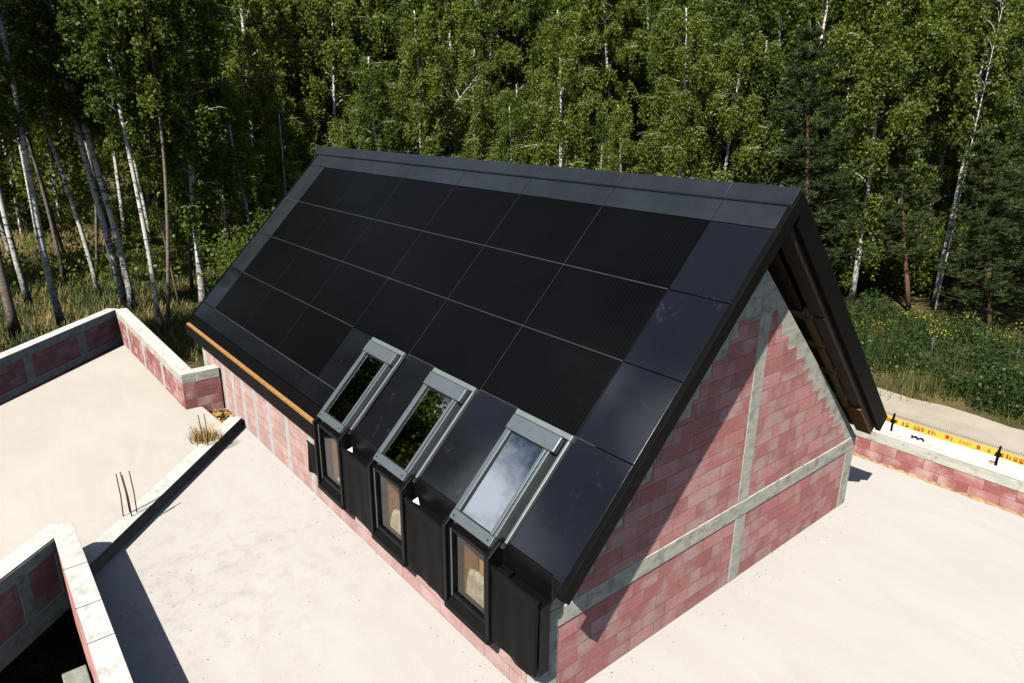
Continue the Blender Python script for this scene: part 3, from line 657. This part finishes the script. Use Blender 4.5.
# ================================================================== TREES
def birch(seed, Hh, cb, Rr, leaves=26000, r0=.12, bare=False, bend=.35, leafm=LEAF, hang=1.):
    rg = np.random.default_rng(seed); rr = random.Random(seed)
    wood = MB(); n = 16; ph = rg.uniform(0, 6, 4)
    def tp(t): return np.array([bend * math.sin(2.2 * t + ph[0]) * t + .10 * math.sin(7 * t + ph[1]) * t, bend * math.sin(2.0 * t + ph[2]) * t + .09 * math.sin(6 * t + ph[3]) * t, t * Hh])
    ts = np.linspace(0, 1, n); wood.tube([tp(t) for t in ts], [r0 * (1.15 - t) ** .85 * (1.35 if t == 0 else 1) + .008 for t in ts], 8)
    tips = []; nl = 34
    for i in range(nl):
        t = cb + (.98 - cb) * ((i + rr.random() * .8) / nl); base = tp(t); az = i * 2.4 + rr.uniform(-.4, .4)
        q = (t - cb) / (1 - cb)
        L = Rr * (.35 + .9 * math.sin(math.pi * min(1, .22 + .78 * (1 - q) ** .9))) * rr.uniform(.65, 1.15) * (1 - .55 * q)
        d = np.array([math.cos(az), math.sin(az), 0]); rise = L * rr.uniform(.55, 1.05)
        pts = [base + d * L * s + np.array([0, 0, rise * (s - .55 * s ** 3) ]) for s in (0, .25, .5, .75, 1.)]
        rad = max(.012, r0 * .33 * (1.1 - t)); wood.tube(pts, [rad * (1 - .75 * s) + .004 for s in (0, .25, .5, .75, 1.)], 5)
        tips.append((np.array(pts), L))
        for k in range(3):     # side branches
            s = rr.uniform(.35, .95); i0 = int(s * 4); p0 = pts[i0] + (pts[min(4, i0 + 1)] - pts[i0]) * (s * 4 - i0); az2 = az + rr.choice((-1, 1)) * rr.uniform(.5, 1.1); l2 = L * rr.uniform(.3, .55)
            d2 = np.array([math.cos(az2), math.sin(az2), 0]); p2 = [p0 + d2 * l2 * u + np.array([0, 0, l2 * (.6 * u - .55 * u * u)]) for u in (0, .5, 1.)]
            wood.tube(p2, [rad * .4, rad * .3, .004], 4); tips.append((np.array(p2), l2))
    tips.append((np.array([tp(.9), tp(.95), tp(1.)]), .8))
    if bare: return wood, None
    w = np.array([max(.25, l) for _, l in tips]); w /= w.sum(); nst = int(leaves / 26); idx = rg.choice(len(tips), nst, p=w); cs = []
    for j in idx:
        pts, L = tips[j]; s = rg.uniform(.3, 1) ** .8 * (len(pts) - 1); i0 = min(int(s), len(pts) - 2); p = pts[i0] + (pts[i0 + 1] - pts[i0]) * (s - i0)
        ln = rg.uniform(.25, 1.1) * hang; m = 26; u = rg.random(m) ** .8
        o = rg.normal(size=2) * .2
        c = p + np.stack([o[0] * u * 1.2, o[1] * u * 1.2, .12 - u * ln], 1) + rg.normal(size=(m, 3)) * np.array([.09, .09, .08]); cs.append(c)
    c = np.concatenate(cs); return wood, quad_mesh('crown', [(quads(c, rg.uniform(.08, .17, len(c)), rg, 1.), leafm)])
def pine(seed, Hh, cb, Rr, r0=.16, dens=1.):
    rg = np.random.default_rng(seed); rr = random.Random(seed); wood = MB()
    ts = np.linspace(0, 1, 10); tp = lambda t: np.array([.2 * math.sin(3 * t + seed), .2 * math.sin(2.5 * t), t * Hh])
    wood.tube([tp(t) for t in ts], [r0 * (1.0 - t) + .008 for t in ts], 8); cs = []
    nw = 14
    for i in range(nw):
        t = cb + (1 - cb) * (i / nw) ** .95
        for k in range(6):
            az = i * .7 + k * 1.047 + rr.uniform(-.3, .3); q = (t - cb) / (1 - cb); L = Rr * (1.02 - q ** 1.3) * rr.uniform(.65, 1.15) + .25
            d = np.array([math.cos(az), math.sin(az), 0]); up = rr.uniform(-.15, .55); pts = [tp(t) + d * L * s + np.array([0, 0, L * (up * s + .22 * s * s)]) for s in (0, .35, .7, 1.)]
            wood.tube(pts, [.035, .026, .016, .006], 4)
            for _ in range(int((6 + 9 * L) * dens)):
                s = rr.uniform(.08, 1.03) ** .7 * 3; i0 = min(int(s), 2); p = pts[i0] + (pts[i0 + 1] - pts[i0]) * (s - i0); cs.append(p + rg.normal(size=3) * np.array([.2, .2, .15]) * L * .5)
    c = np.array(cs); m = 22; tuft = np.repeat(c, m, 0); dr = rg.normal(size=(len(tuft), 3)); dr[:, 2] = np.abs(dr[:, 2]) * .7 + .1; dr /= np.linalg.norm(dr, axis=1, keepdims=True)
    l = rg.uniform(.14, .32, (len(tuft), 1)); sd = np.cross(dr, rg.normal(size=(len(tuft), 3))); sd /= np.linalg.norm(sd, axis=1, keepdims=True); sd *= .014
    v = np.stack([tuft - sd, tuft + sd, tuft + dr * l + sd * .5, tuft + dr * l - sd * .5], 1).reshape(-1, 3)
    return wood, quad_mesh('crown', [(v, NEEDLE)])
def bush(seed, Rr, Hh, n, m=WEED, sz=(.06, .13)):
    rg = np.random.default_rng(seed); wood = MB(); cs = []
    for k in range(9):
        az = k * 2.4 + rg.uniform(-.3, .3); r = Rr * rg.uniform(.3, .9); h = Hh * rg.uniform(.55, 1.); tip = np.array([math.cos(az) * r, math.sin(az) * r, h]); pts = [tip * np.array([s ** .7, s ** .7, s]) for s in (0, .4, .75, 1.)]
        wood.tube(pts, [.03, .022, .014, .004], 5)
        for j in range(n // 9 // 20):
            s = rg.uniform(.25, 1.); p = tip * np.array([s ** .7, s ** .7, s]) + rg.normal(size=3) * np.array([.22, .22, .16]) * Rr; cs.append(p + rg.normal(size=(20, 3)) * .14)
    c = np.concatenate(cs); c[:, 2] = np.maximum(c[:, 2], .05); return wood, quad_mesh('crown', [(quads(c, rg.uniform(*sz, len(c)), rg), m)])

class Kind:
    def __init__(s, made, name, bark, h):
        wood, crown = made; s.name, s.h = name, h
        me_o = wood.build('trunk', bark, None, 0, True); s.trunk = me_o.data; bpy.data.objects.remove(me_o); s.crown = crown
def plant(kind, base, top=None, scale=1., rz=0., label=None, cat='tree', group=None, leafmat=None, fat=1.):
    o = bpy.data.objects.new(kind.name, None); COL.objects.link(o); o.location = base; o.empty_display_size = .3
    d = Vector((0, 0, 1))
    if top is not None: d = (Vector(top) - Vector(base)).normalized()
    q = Vector((0, 0, 1)).rotation_difference(d)
    o.rotation_euler = (q @ Matrix.Rotation(rz, 3, 'Z').to_quaternion()).to_euler(); o.scale = (scale, scale, scale)
    t = bpy.data.objects.new('trunk', kind.trunk); COL.objects.link(t); t.parent = o; t.scale = (fat, fat, 1)
    if kind.crown:
        c = bpy.data.objects.new('crown', kind.crown); COL.objects.link(c); c.parent = o
    return tag(o, label, cat, group)

B = [Kind(birch(1, 18, .34, 2.4, 44000), 'birch_tree', BIRCH, 18), Kind(birch(2, 19, .42, 2.3, 42000, .11), 'birch_tree', BIRCH, 19), Kind(birch(3, 17, .24, 2.3, 38000, .12, hang=1.7), 'birch_tree', BIRCH, 17),
     Kind(birch(4, 18, .13, 2.3, 40000, .12, hang=2.0), 'birch_tree', BIRCH, 18), Kind(birch(5, 17.5, .10, 2.1, 36000, .11, hang=2.2), 'birch_tree', BIRCH, 17.5)]
S_ = [Kind(birch(6, 19, .46, 1.9, 22000, .10, bend=.7), 'birch_tree', BIRCH, 19), Kind(birch(8, 18, .5, 1.7, 16000, .085, bend=.8), 'birch_tree', GREYBARK, 18)]
BARE = Kind(birch(9, 16, .45, 1.9, 2600, .10, bend=.8), 'birch_tree', BIRCH, 16)
SNAG = Kind(birch(19, 14, .4, 1.6, 900, .075, bend=.9), 'birch_tree', BIRCH, 14)
PN = [Kind(pine(1, 14, .12, 2.7), 'pine_tree', PINEBARK, 14), Kind(pine(2, 16, .25, 2.4), 'pine_tree', PINEBARK, 16)]
BU = [Kind(bush(1, 1.1, 2.2, 7000), 'shrub', GREYBARK, 2.2), Kind(bush(2, 1.4, 3.0, 9000, LEAF), 'shrub', GREYBARK, 3.), Kind(bush(3, 1.0, 2.0, 5000, LEAF_Y), 'shrub', GREYBARK, 2.)]

GZ = -3.3
taken = []
def hero(kind, bpx, tpx, label, dist=None, fat=1., group=None, h=None):
    if dist is None: base = onz(*bpx, GZ)
    else:
        r = ray(*bpx); r = r / math.hypot(r[0], r[1]); base = CAM + r * dist; base[2] = GZ
    top = atdist(*tpx, base)
    if dist is not None:   # base hidden: run the trunk line down to the soil
        lo = atdist(*bpx, base); dirn = (top - lo); base = lo + dirn * ((GZ - lo[2]) / dirn[2])
    s = 1. if h is None else h / kind.h
    taken.append((base[0], base[1])); return plant(kind, base, top, s, random.uniform(0, 6.28), label, 'birch' if 'birch' in kind.name else 'pine', group, None, fat)
hero(S_[0], (127, 310), (95, 165), 'stout white birch trunk, left of a close pair, behind the corner of the far parapet', fat=1.5)
hero(S_[0], (134, 313), (104, 170), 'slimmer white birch, right trunk of the close pair behind the parapet corner', fat=1.3)
hero(S_[0], (62, 326), (21, 170), 'pale leaning birch rising from dry grass behind the middle of the far parapet', fat=1.3)
hero(S_[1], (66, 286), (32, 170), 'thin leaning birch just right of the pale leaning trunk, farther into the wood', fat=1.1)
hero(S_[0], (30, 306), (0, 195), 'leaning white birch at the left edge, behind a darker thick trunk', fat=1.25)
hero(S_[1], (17, 340), (-3, 260), 'dark thick trunk nearest the left edge behind the far parapet', fat=2.1)
hero(S_[0], (99.5, 296), (63, 170), 'curving slender birch with a dark foot in brown grass left of the white pair', fat=1.05)
hero(S_[1], (66, 259), (41, 170), 'very thin distant birch between two leaning pale trunks')
hero(S_[1], (97, 280), (92, 190), 'thin straight grey trunk behind the curving slender birch', fat=.9)
hero(S_[1], (114, 281), (97, 185), 'thin brown trunk close behind the white pair', fat=.8)
hero(S_[0], (160, 331), (136, 170), 'tall grey birch between the white pair and the roof corner', fat=.95)
hero(S_[1], (168, 331), (162, 207), 'thin grey trunk right beside the tall grey birch near the roof corner', fat=.9)
hero(S_[1], (180, 309), (168, 250), 'short leaning sapling trunk in shade left of the roof corner', h=12, fat=.8)
hero(S_[1], (192, 294), (189, 225), 'thin shaded birch close left of the bright trunk by the roof corner')
hero(B[2], (204.5, 315), (187, 145), 'bright white birch standing against the far lower corner of the roof', fat=1.3)
hero(B[3], (262, 225), (245, 95), 'white birch with forked branches rising behind the left verge of the roof', 40, 1.3)
hero(S_[0], (288, 170), (283, 100), 'thin white birch right of the forked birch, behind the roof corner', 44)
hero(S_[0], (318, 150), (317, 95), 'faint slim birch directly behind the far end of the ridge', 47)
hero(B[2], (408, 152), (409, 70), 'white birch trunk with side branches cut off by the ridge', 40, 1.5)
hero(SNAG, (418, 155), (498, 28), 'long bare birch stem leaning right across the green crowns above the ridge', 38, 1.1)
hero(B[0], (565, 125), (560, 40), 'slim white birch with yellowish top above the middle of the ridge', 44)
hero(B[1], (614, 170), (605, 30), 'straight white birch with forked top above the ridge, right of the yellowish one', 43, 1.1)
hero(S_[0], (623, 175), (623, 90), 'grey birch trunk just right of the straight forked birch', 46, .9)
hero(B[2], (700, 190), (680, 40), 'dense birch whose leafy crown hangs above the right part of the ridge', 42)
hero(S_[0], (714, 178), (726, 138), 'bright slanting birch trunk low behind the right part of the ridge', 47)
hero(S_[0], (690, 178), (693, 150), 'left trunk of the thin birch row low behind the right part of the ridge', 50)
hero(S_[0], (697, 178), (701, 150), 'middle trunk of the thin birch row low behind the right part of the ridge', 48)
hero(BARE, (966, 182), (1005, 20), 'nearly leafless birch with pale forking branches at upper right', 40, .38)
hero(S_[0], (905, 185), (921, 118), 'pale birch stem slanting up among the dark pines right of the gable', 48, .7)
hero(S_[0], (874, 140), (895, 92), 'leaning birch stem right of the gable peak, high among leaves', 47, .7)
hero(S_[0], (933, 307), (938, 279), 'short visible birch trunk at the wood edge behind the goldenrod', fat=.9)
hero(S_[0], (960, 300), (990, 250), 'dark leaning trunk at the wood edge right of the short birch trunk', fat=1.1)
hero(PN[0], (812, 230), (808, 60), 'large dark green pine directly behind the gable peak', 38, 1.15)
hero(PN[1], (905, 290), (902, 150), 'bushy dark pine right of the gable at the wood edge', 40, 1.15, h=11)
hero(PN[0], (985, 290), (985, 180), 'wide low pine at the wood edge on the right', 38, 1.2, h=9.5)
hero(PN[1], (775, 180), (771, 120), 'pine with bright low boughs left of the large pine behind the gable peak', 42, 1., h=10)
hero(PN[0], (1040, 285), (1040, 150), 'pine cut by the right picture edge', 39, 1.2, h=13)

# filler trees, row by row, along the wood edge (angle seen from the camera, distance)
def polar(az, d): return np.array([CAM[0] + math.cos(R(az)) * d, CAM[1] + math.sin(R(az)) * d, GZ])
def ok(p, dmin):
    if p[0] > -16.5 and p[1] < 24 + max(0, -p[0] - 4) * .0: return False
    return all((p[0] - a) ** 2 + (p[1] - b) ** 2 > dmin ** 2 for a, b in taken)
def sector(az):
    if az > 166: return ('in the open wood left of the roof', 'birches in the open wood left of the roof')
    if az > 150: return ('in the wood above the left verge of the roof', 'birches above the left verge')
    if az > 134: return ('in the green wall above the left half of the ridge', 'birches above the left half of the ridge')
    if az > 120: return ('in the green wall above the right half of the ridge', 'birches above the right half of the ridge')
    return ('in the wood to the right of the gable', 'trees right of the gable')
cnt = 0
for d0, d1, step in ((39, 43, 3.6), (45, 49, 3.4), (51, 56, 3.2), (58, 64, 3.2)):
    az = 99.
    while az < 181:
        az += step * random.uniform(.7, 1.3); p = polar(az, random.uniform(d0, d1))
        if not ok(p, 1.5): continue
        if az > 178.5 or (az > 166 and (d0 < 50 or random.random() < .35)): continue
        taken.append((p[0], p[1])); where, grp = sector(az)
        far = d0 > 50
        if az < 122 and random.random() < .3:
            k = random.choice(PN); h = random.uniform(11, 16); lab = ('distant dark pine ' if far else 'dark green pine ') + where; grp = 'pines to the right of the gable' if az <= 120 else 'pines above the right half of the ridge'; cat = 'pine'
        else:
            if az > 166: k = random.choice((B[1], S_[0], S_[0], S_[1])) if d0 < 50 else random.choice((B[2], B[1], B[0]))
            else: k = random.choice((B[2], B[3], B[4], B[4], B[3], B[0]))
            h = random.uniform(16.5, 20.5); lab = ('distant leafy birch deep ' if far else 'tall leafy birch ') + where; cat = 'birch'
        if far: grp = grp + ', back rows'
        plant(k, p, p + np.array([random.uniform(-.06, .06), random.uniform(-.06, .06), 1]), h / k.h, random.uniform(0, 6.28), lab, cat, grp); cnt += 1
# shrubs at the wood edge
def sh(px, py, k, s, lab, grp=None):
    p = onz(px, py, GZ); plant(BU[k], p, None, s, random.uniform(0, 6), lab, 'shrub', grp)
sh(890, 285, 2, 1.6, 'pale yellow green sunlit bush in a gap of the dark wood right of the gable'); sh(1015, 295, 2, 1.2, 'yellowish bush at the right picture edge under the pines')
for i, (px, py, k, s) in enumerate(((855, 290, 1, 1.5), (872, 292, 0, 1.4), (912, 296, 1, 1.5), (945, 296, 0, 1.5), (968, 300, 1, 1.4), (995, 304, 0, 1.7), (1030, 300, 1, 1.7), (840, 280, 1, 1.8), (900, 270, 1, 1.9), (955, 272, 1, 1.8), (985, 280, 1, 1.9), (1018, 284, 1, 1.8))):
    sh(px, py, k, s, 'dark green bush along the wood edge right of the gable', 'bushes along the wood edge')
for i, (px, py, k, s) in enumerate(((40, 235, 0, 1.2), (75, 225, 1, 1.0), (110, 232, 0, 1.), (145, 250, 1, 1.1), (150, 215, 0, 1.3), (185, 250, 1, 1.), (20, 215, 1, 1.3), (170, 225, 1, 1.2), (95, 205, 0, 1.5), (215, 260, 0, 1.))):
    sh(px, py, k, s, 'low green bush under the birches left of the roof', 'bushes under the birches')
for (d, az, k, s, lab) in ((34, 158, 1, 1.7, 'bright leafy sapling spilling over the left verge of the roof'), (33, 161, 1, 1.4, 'leafy sapling beside the white birch at the roof corner'), (38, 132, 2, 1.6, 'yellow green bush just above the middle of the ridge'), (36, 128, 1, 1.9, 'leafy sapling above the ridge right of the yellow green bush'), (37, 150, 1, 2., 'leafy sapling behind the far end of the ridge'), (38, 144, 1, 2., 'leafy sapling above the left third of the ridge')):
    plant(BU[k], polar(az, d), None, s, random.uniform(0, 6), lab, 'sapling')

for i in range(17):
    p = polar(121 + i * 2.5 + random.uniform(-.6, .6), random.uniform(35.5, 39)); k = random.choice((B[3], B[4], B[4]))
    if p[0] > -2 and p[1] < 24.5: p = polar(math.degrees(math.atan2(p[1] - CAM[1], p[0] - CAM[0])), 39)
    az = math.degrees(math.atan2(p[1] - CAM[1], p[0] - CAM[0]))
    lab, grp = (('young bushy birch at the near wood edge behind the left half of the roof', 'young birches behind the left half of the roof') if az > 139 else ('young bushy birch at the near wood edge behind the right half of the roof', 'young birches behind the right half of the roof'))
    plant(k, p, p + np.array([random.uniform(-.08, .08), random.uniform(-.08, .08), 1]), random.uniform(8.5, 14.5) / k.h, random.uniform(0, 6), lab, 'birch', grp, None, 1.25)

# the deep wood as one mass: behind the rows, and the wood to the left out of the picture (seen in the panes)
def mass(name, spots, label, n_leaf, sz):
    rg = np.random.default_rng(77); cs = []; tr = MB()
    for (x, y, h, r) in spots:
        n = n_leaf; u = rg.random(n); zz = .12 + .88 * u ** .8; prof = np.sin(np.pi * np.clip(.15 + .85 * zz, 0, 1)) ** .7
        clump = rg.normal(size=(60, 3)) * np.array([r * .5, r * .5, 0]); ci = rg.integers(0, 60, n); cz = rg.random(60)
        zz = np.clip(cz[ci] * .88 + .12 + rg.normal(size=n) * .035, .05, 1.02); prof = np.sqrt(np.clip(1.05 - zz, 0.03, 1)) * .9 + .15
        c = np.array([x, y, GZ]) + clump[ci] * prof[:, None] + rg.normal(size=(n, 3)) * .34; c[:, 2] = GZ + zz * h + rg.normal(size=n) * .2; cs.append(c)
        tr.tube([(x, y, GZ), (x + .2, y + .1, GZ + h * .5), (x, y, GZ + h * .95)], [.14, .10, .02], 6)
    c = np.concatenate(cs); lv = quads(c, rg.uniform(*sz, len(c)), rg)
    tv = np.array(tr.v); tf = [f for f in tr.f if len(f) == 4]; qv = tv[np.array(tf).ravel()]
    o = link(name, quad_mesh(name, [(lv, LEAF), (qv, BIRCH)])); tag(o, label, 'wood', None, 'stuff')
sp = []
for d0, d1, st_ in ((66, 72, 2.6), (75, 84, 2.5), (88, 100, 2.4)):
    az = 94.
    while az < 186:
        az += st_ * random.uniform(.7, 1.3); p = polar(az, random.uniform(d0, d1)); sp.append((p[0], p[1], random.uniform(17, 24), random.uniform(2.6, 3.6)))
mass('forest', sp, 'dense mass of distant green trees closing the view behind the near rows', 3600, (.2, .42))
sp = []
for i in range(54):
    az = 193 + 33 * i / 54 + random.uniform(-.6, .6); d = random.uniform(37, 43) if az < 201 else random.uniform(19, 24)
    if az < 201 and i % 2: continue
    tn = .44 if az < 201 else (.55 if az < 215 else .40)
    p = np.array([8 + math.cos(R(az)) * d, -3 + math.sin(R(az)) * d]); sp.append((p[0], p[1], (d * tn + 5.8) * random.uniform(.92, 1.06), random.uniform(1.8, 2.4)))
mass('forest', sp, 'wood continuing to the left beyond the picture, mirrored dark in the window panes', 3800, (.14, .30))

# ground cover
def blades(n, xy, h, m, w=.012, lean=.35):
    a = rng.uniform(0, 6.28, n); l = rng.uniform(*h, n); c = np.stack([xy[:, 0], xy[:, 1], np.full(n, GZ)], 1)
    tip = c + np.stack([np.cos(a) * l * lean, np.sin(a) * l * lean, l], 1); sd = np.stack([-np.sin(a), np.cos(a), np.zeros(n)], 1) * w
    return np.stack([c - sd, c + sd, tip + sd * .25, tip - sd * .25], 1).reshape(-1, 3), m
def clumpy(n, x0, x1, y0, y1, k, s):
    cc = np.stack([rng.uniform(x0, x1, k), rng.uniform(y0, y1, k)], 1); return cc[rng.integers(0, k, n)] + rng.normal(size=(n, 2)) * s
xy = clumpy(11000, -8, 24, 18.6, 27.5, 300, .34); xy = xy[(xy[:, 1] > 18.1 + .25 * np.sin(xy[:, 0] * 1.7)) & (xy[:, 1] < 29)]
lf = clumpy(95000, -8, 24, 18.9, 28.5, 330, .36); lf = lf[lf[:, 1] > 18.35]
c3 = np.stack([lf[:, 0], lf[:, 1], GZ + rng.random(len(lf)) ** 1.2 * (.55 + .8 * (np.sin(lf[:, 0] * 1.7 + lf[:, 1] * .9) * .5 + .5) * (np.sin(lf[:, 0] * .6 - lf[:, 1] * 1.9 + 1) * .5 + .5) * 1.5) + .03], 1)
fence_xy = xy
vs_ = [blades(len(xy), xy, (.3, 1.15), WEED, .016), (quads(c3, rng.uniform(.06, .15, len(c3)), rng), WEED)]
dg_ = clumpy(9000, -8, 24, 18.4, 30, 120, .6); vs_.append(blades(len(dg_), dg_, (.2, .6), DRYGRASS, .012))
o = link('weeds', quad_mesh('weeds', vs_)); tag(o, 'tall green weeds between the sandy track and the wood', 'weeds', None, 'stuff')
gp = []
for px, py in [(905, 318), (915, 316), (922, 320), (935, 324), (950, 326), (962, 328), (930, 335), (940, 340), (948, 338), (985, 322), (1000, 330), (1012, 326), (1018, 338), (868, 322), (862, 324), (975, 334), (990, 338), (880, 319)]:
    p = onz(px, py, GZ + .9); 
    for _ in range(3): gp.append((p[0] + rng.normal() * .45, p[1] + rng.normal() * .45))
gp = np.array(gp); idx = rng.integers(0, len(gp), 400); c = np.stack([gp[idx, 0], gp[idx, 1], np.full(400, GZ + 1.05)], 1) + rng.normal(size=(400, 3)) * np.array([.16, .16, .12])
o = link('goldenrod', quad_mesh('goldenrod', [(quads(c, rng.uniform(.04, .09, 400), rng), BLOOM)])); tag(o, 'yellow goldenrod flower heads among the green weeds', 'flowers', None, 'stuff')
xy = clumpy(52000, -62, -12.5, -16, 22, 900, .55)
xy2 = clumpy(30000, -40, -13, -12, 14, 330, .6)
o = link('forest_grass', quad_mesh('forest_grass', [blades(len(xy), xy, (.15, .55), DRYGRASS, .022, .6), blades(len(xy2), xy2, (.15, .6), WEED, .025, .6)])); tag(o, 'dry and green grass on the forest floor under the birches', 'grass', None, 'stuff')
# brushwood between the trunks, far in
xy = clumpy(26000, -75, -26, -14, 40, 240, .8); c = np.stack([xy[:, 0], xy[:, 1], GZ + rng.random(len(xy)) * 1.6], 1)
o = link('undergrowth', quad_mesh('undergrowth', [(quads(c, rng.uniform(.14, .3, len(c)), rng), LEAF)])); tag(o, 'low green undergrowth between the distant trunks', 'undergrowth', None, 'stuff')

# ================================================================== LIGHT
SUN = Vector((.275, -.67, .93)).normalized(); el = math.asin(SUN.z)
w = bpy.data.worlds.new('World'); sc.world = w; w.use_nodes = True; nt = w.node_tree; bg = nt.nodes['Background']
sky = node(nt, 'ShaderNodeTexSky'); sky.sky_type = 'NISHITA'; sky.sun_disc = False; sky.sun_elevation = el; sky.sun_rotation = math.atan2(SUN.x, SUN.y); sky.air_density = 1.; sky.dust_density = .6
co = node(nt, 'ShaderNodeTexCoord').outputs['Generated']; sp_ = node(nt, 'ShaderNodeSeparateXYZ'); nt.links.new(co, sp_.inputs[0])
zc = math_(nt, 'ADD', math_(nt, 'MAXIMUM', sp_.outputs[2], 0.), .12); cv = node(nt, 'ShaderNodeCombineXYZ')
nt.links.new(math_(nt, 'DIVIDE', sp_.outputs[0], zc), cv.inputs[0]); nt.links.new(math_(nt, 'DIVIDE', sp_.outputs[1], zc), cv.inputs[1])
cn = noise(nt, mapping(nt, cv.outputs[0], loc=(2.3, .4, 0)), 1.5, 9, .6, .3)
cl = ramp(nt, cn, [(.54, 0.), (.72, .35)])
# one bright cloud bank over the terrace side
def sdir(el_, az_): return (math.cos(R(el_)) * math.cos(R(az_)), math.cos(R(el_)) * math.sin(R(az_)), math.sin(R(el_)))
dots = []
for el_, az_, r_ in ((30, -143, 4.2), (27, -138, 5), (27, -149, 3), (41, -150, 3.2), (46, -139, 3.5)):
    vd = node(nt, 'ShaderNodeVectorMath', operation='DISTANCE'); nt.links.new(co, vd.inputs[0]); vd.inputs[1].default_value = sdir(el_, az_)
    dots.append(ramp(nt, math_(nt, 'SUBTRACT', math_(nt, 'DIVIDE', vd.outputs['Value'], math.radians(r_) * 2), math_(nt, 'MULTIPLY', math_(nt, 'SUBTRACT', noise(nt, co, 8, 10, .65), .5), 1.5)), [(.2, 1.), (.65, 0.)]))
bank = dots[0]
for d_ in dots[1:]: bank = math_(nt, 'MAXIMUM', bank, d_)
hs = node(nt, 'ShaderNodeHueSaturation'); hs.inputs['Saturation'].default_value = .85; nt.links.new(sky.outputs[0], hs.inputs['Color'])
sk = mix(nt, cl, hs.outputs[0], (7., 7.1, 7.2)); sk = mix(nt, bank, sk, (16., 17., 19.)); nt.links.new(sk, bg.inputs[0]); bg.inputs[1].default_value = .055
ld = bpy.data.lights.new('sun', 'SUN'); ld.energy = 4.7; ld.angle = R(.53); ld.color = (1, .955, .88); lo = bpy.data.objects.new('sun', ld); COL.objects.link(lo); lo.rotation_euler = SUN.to_track_quat('Z', 'Y').to_euler()
lo.location = (0, -20, 30)
sc.view_settings.view_transform = 'Standard'; sc.view_settings.look = 'None'; sc.view_settings.exposure = .85; sc.view_settings.gamma = 1
sc.cycles.max_bounces = 8; sc.cycles.diffuse_bounces = 0; sc.cycles.transparent_max_bounces = 12
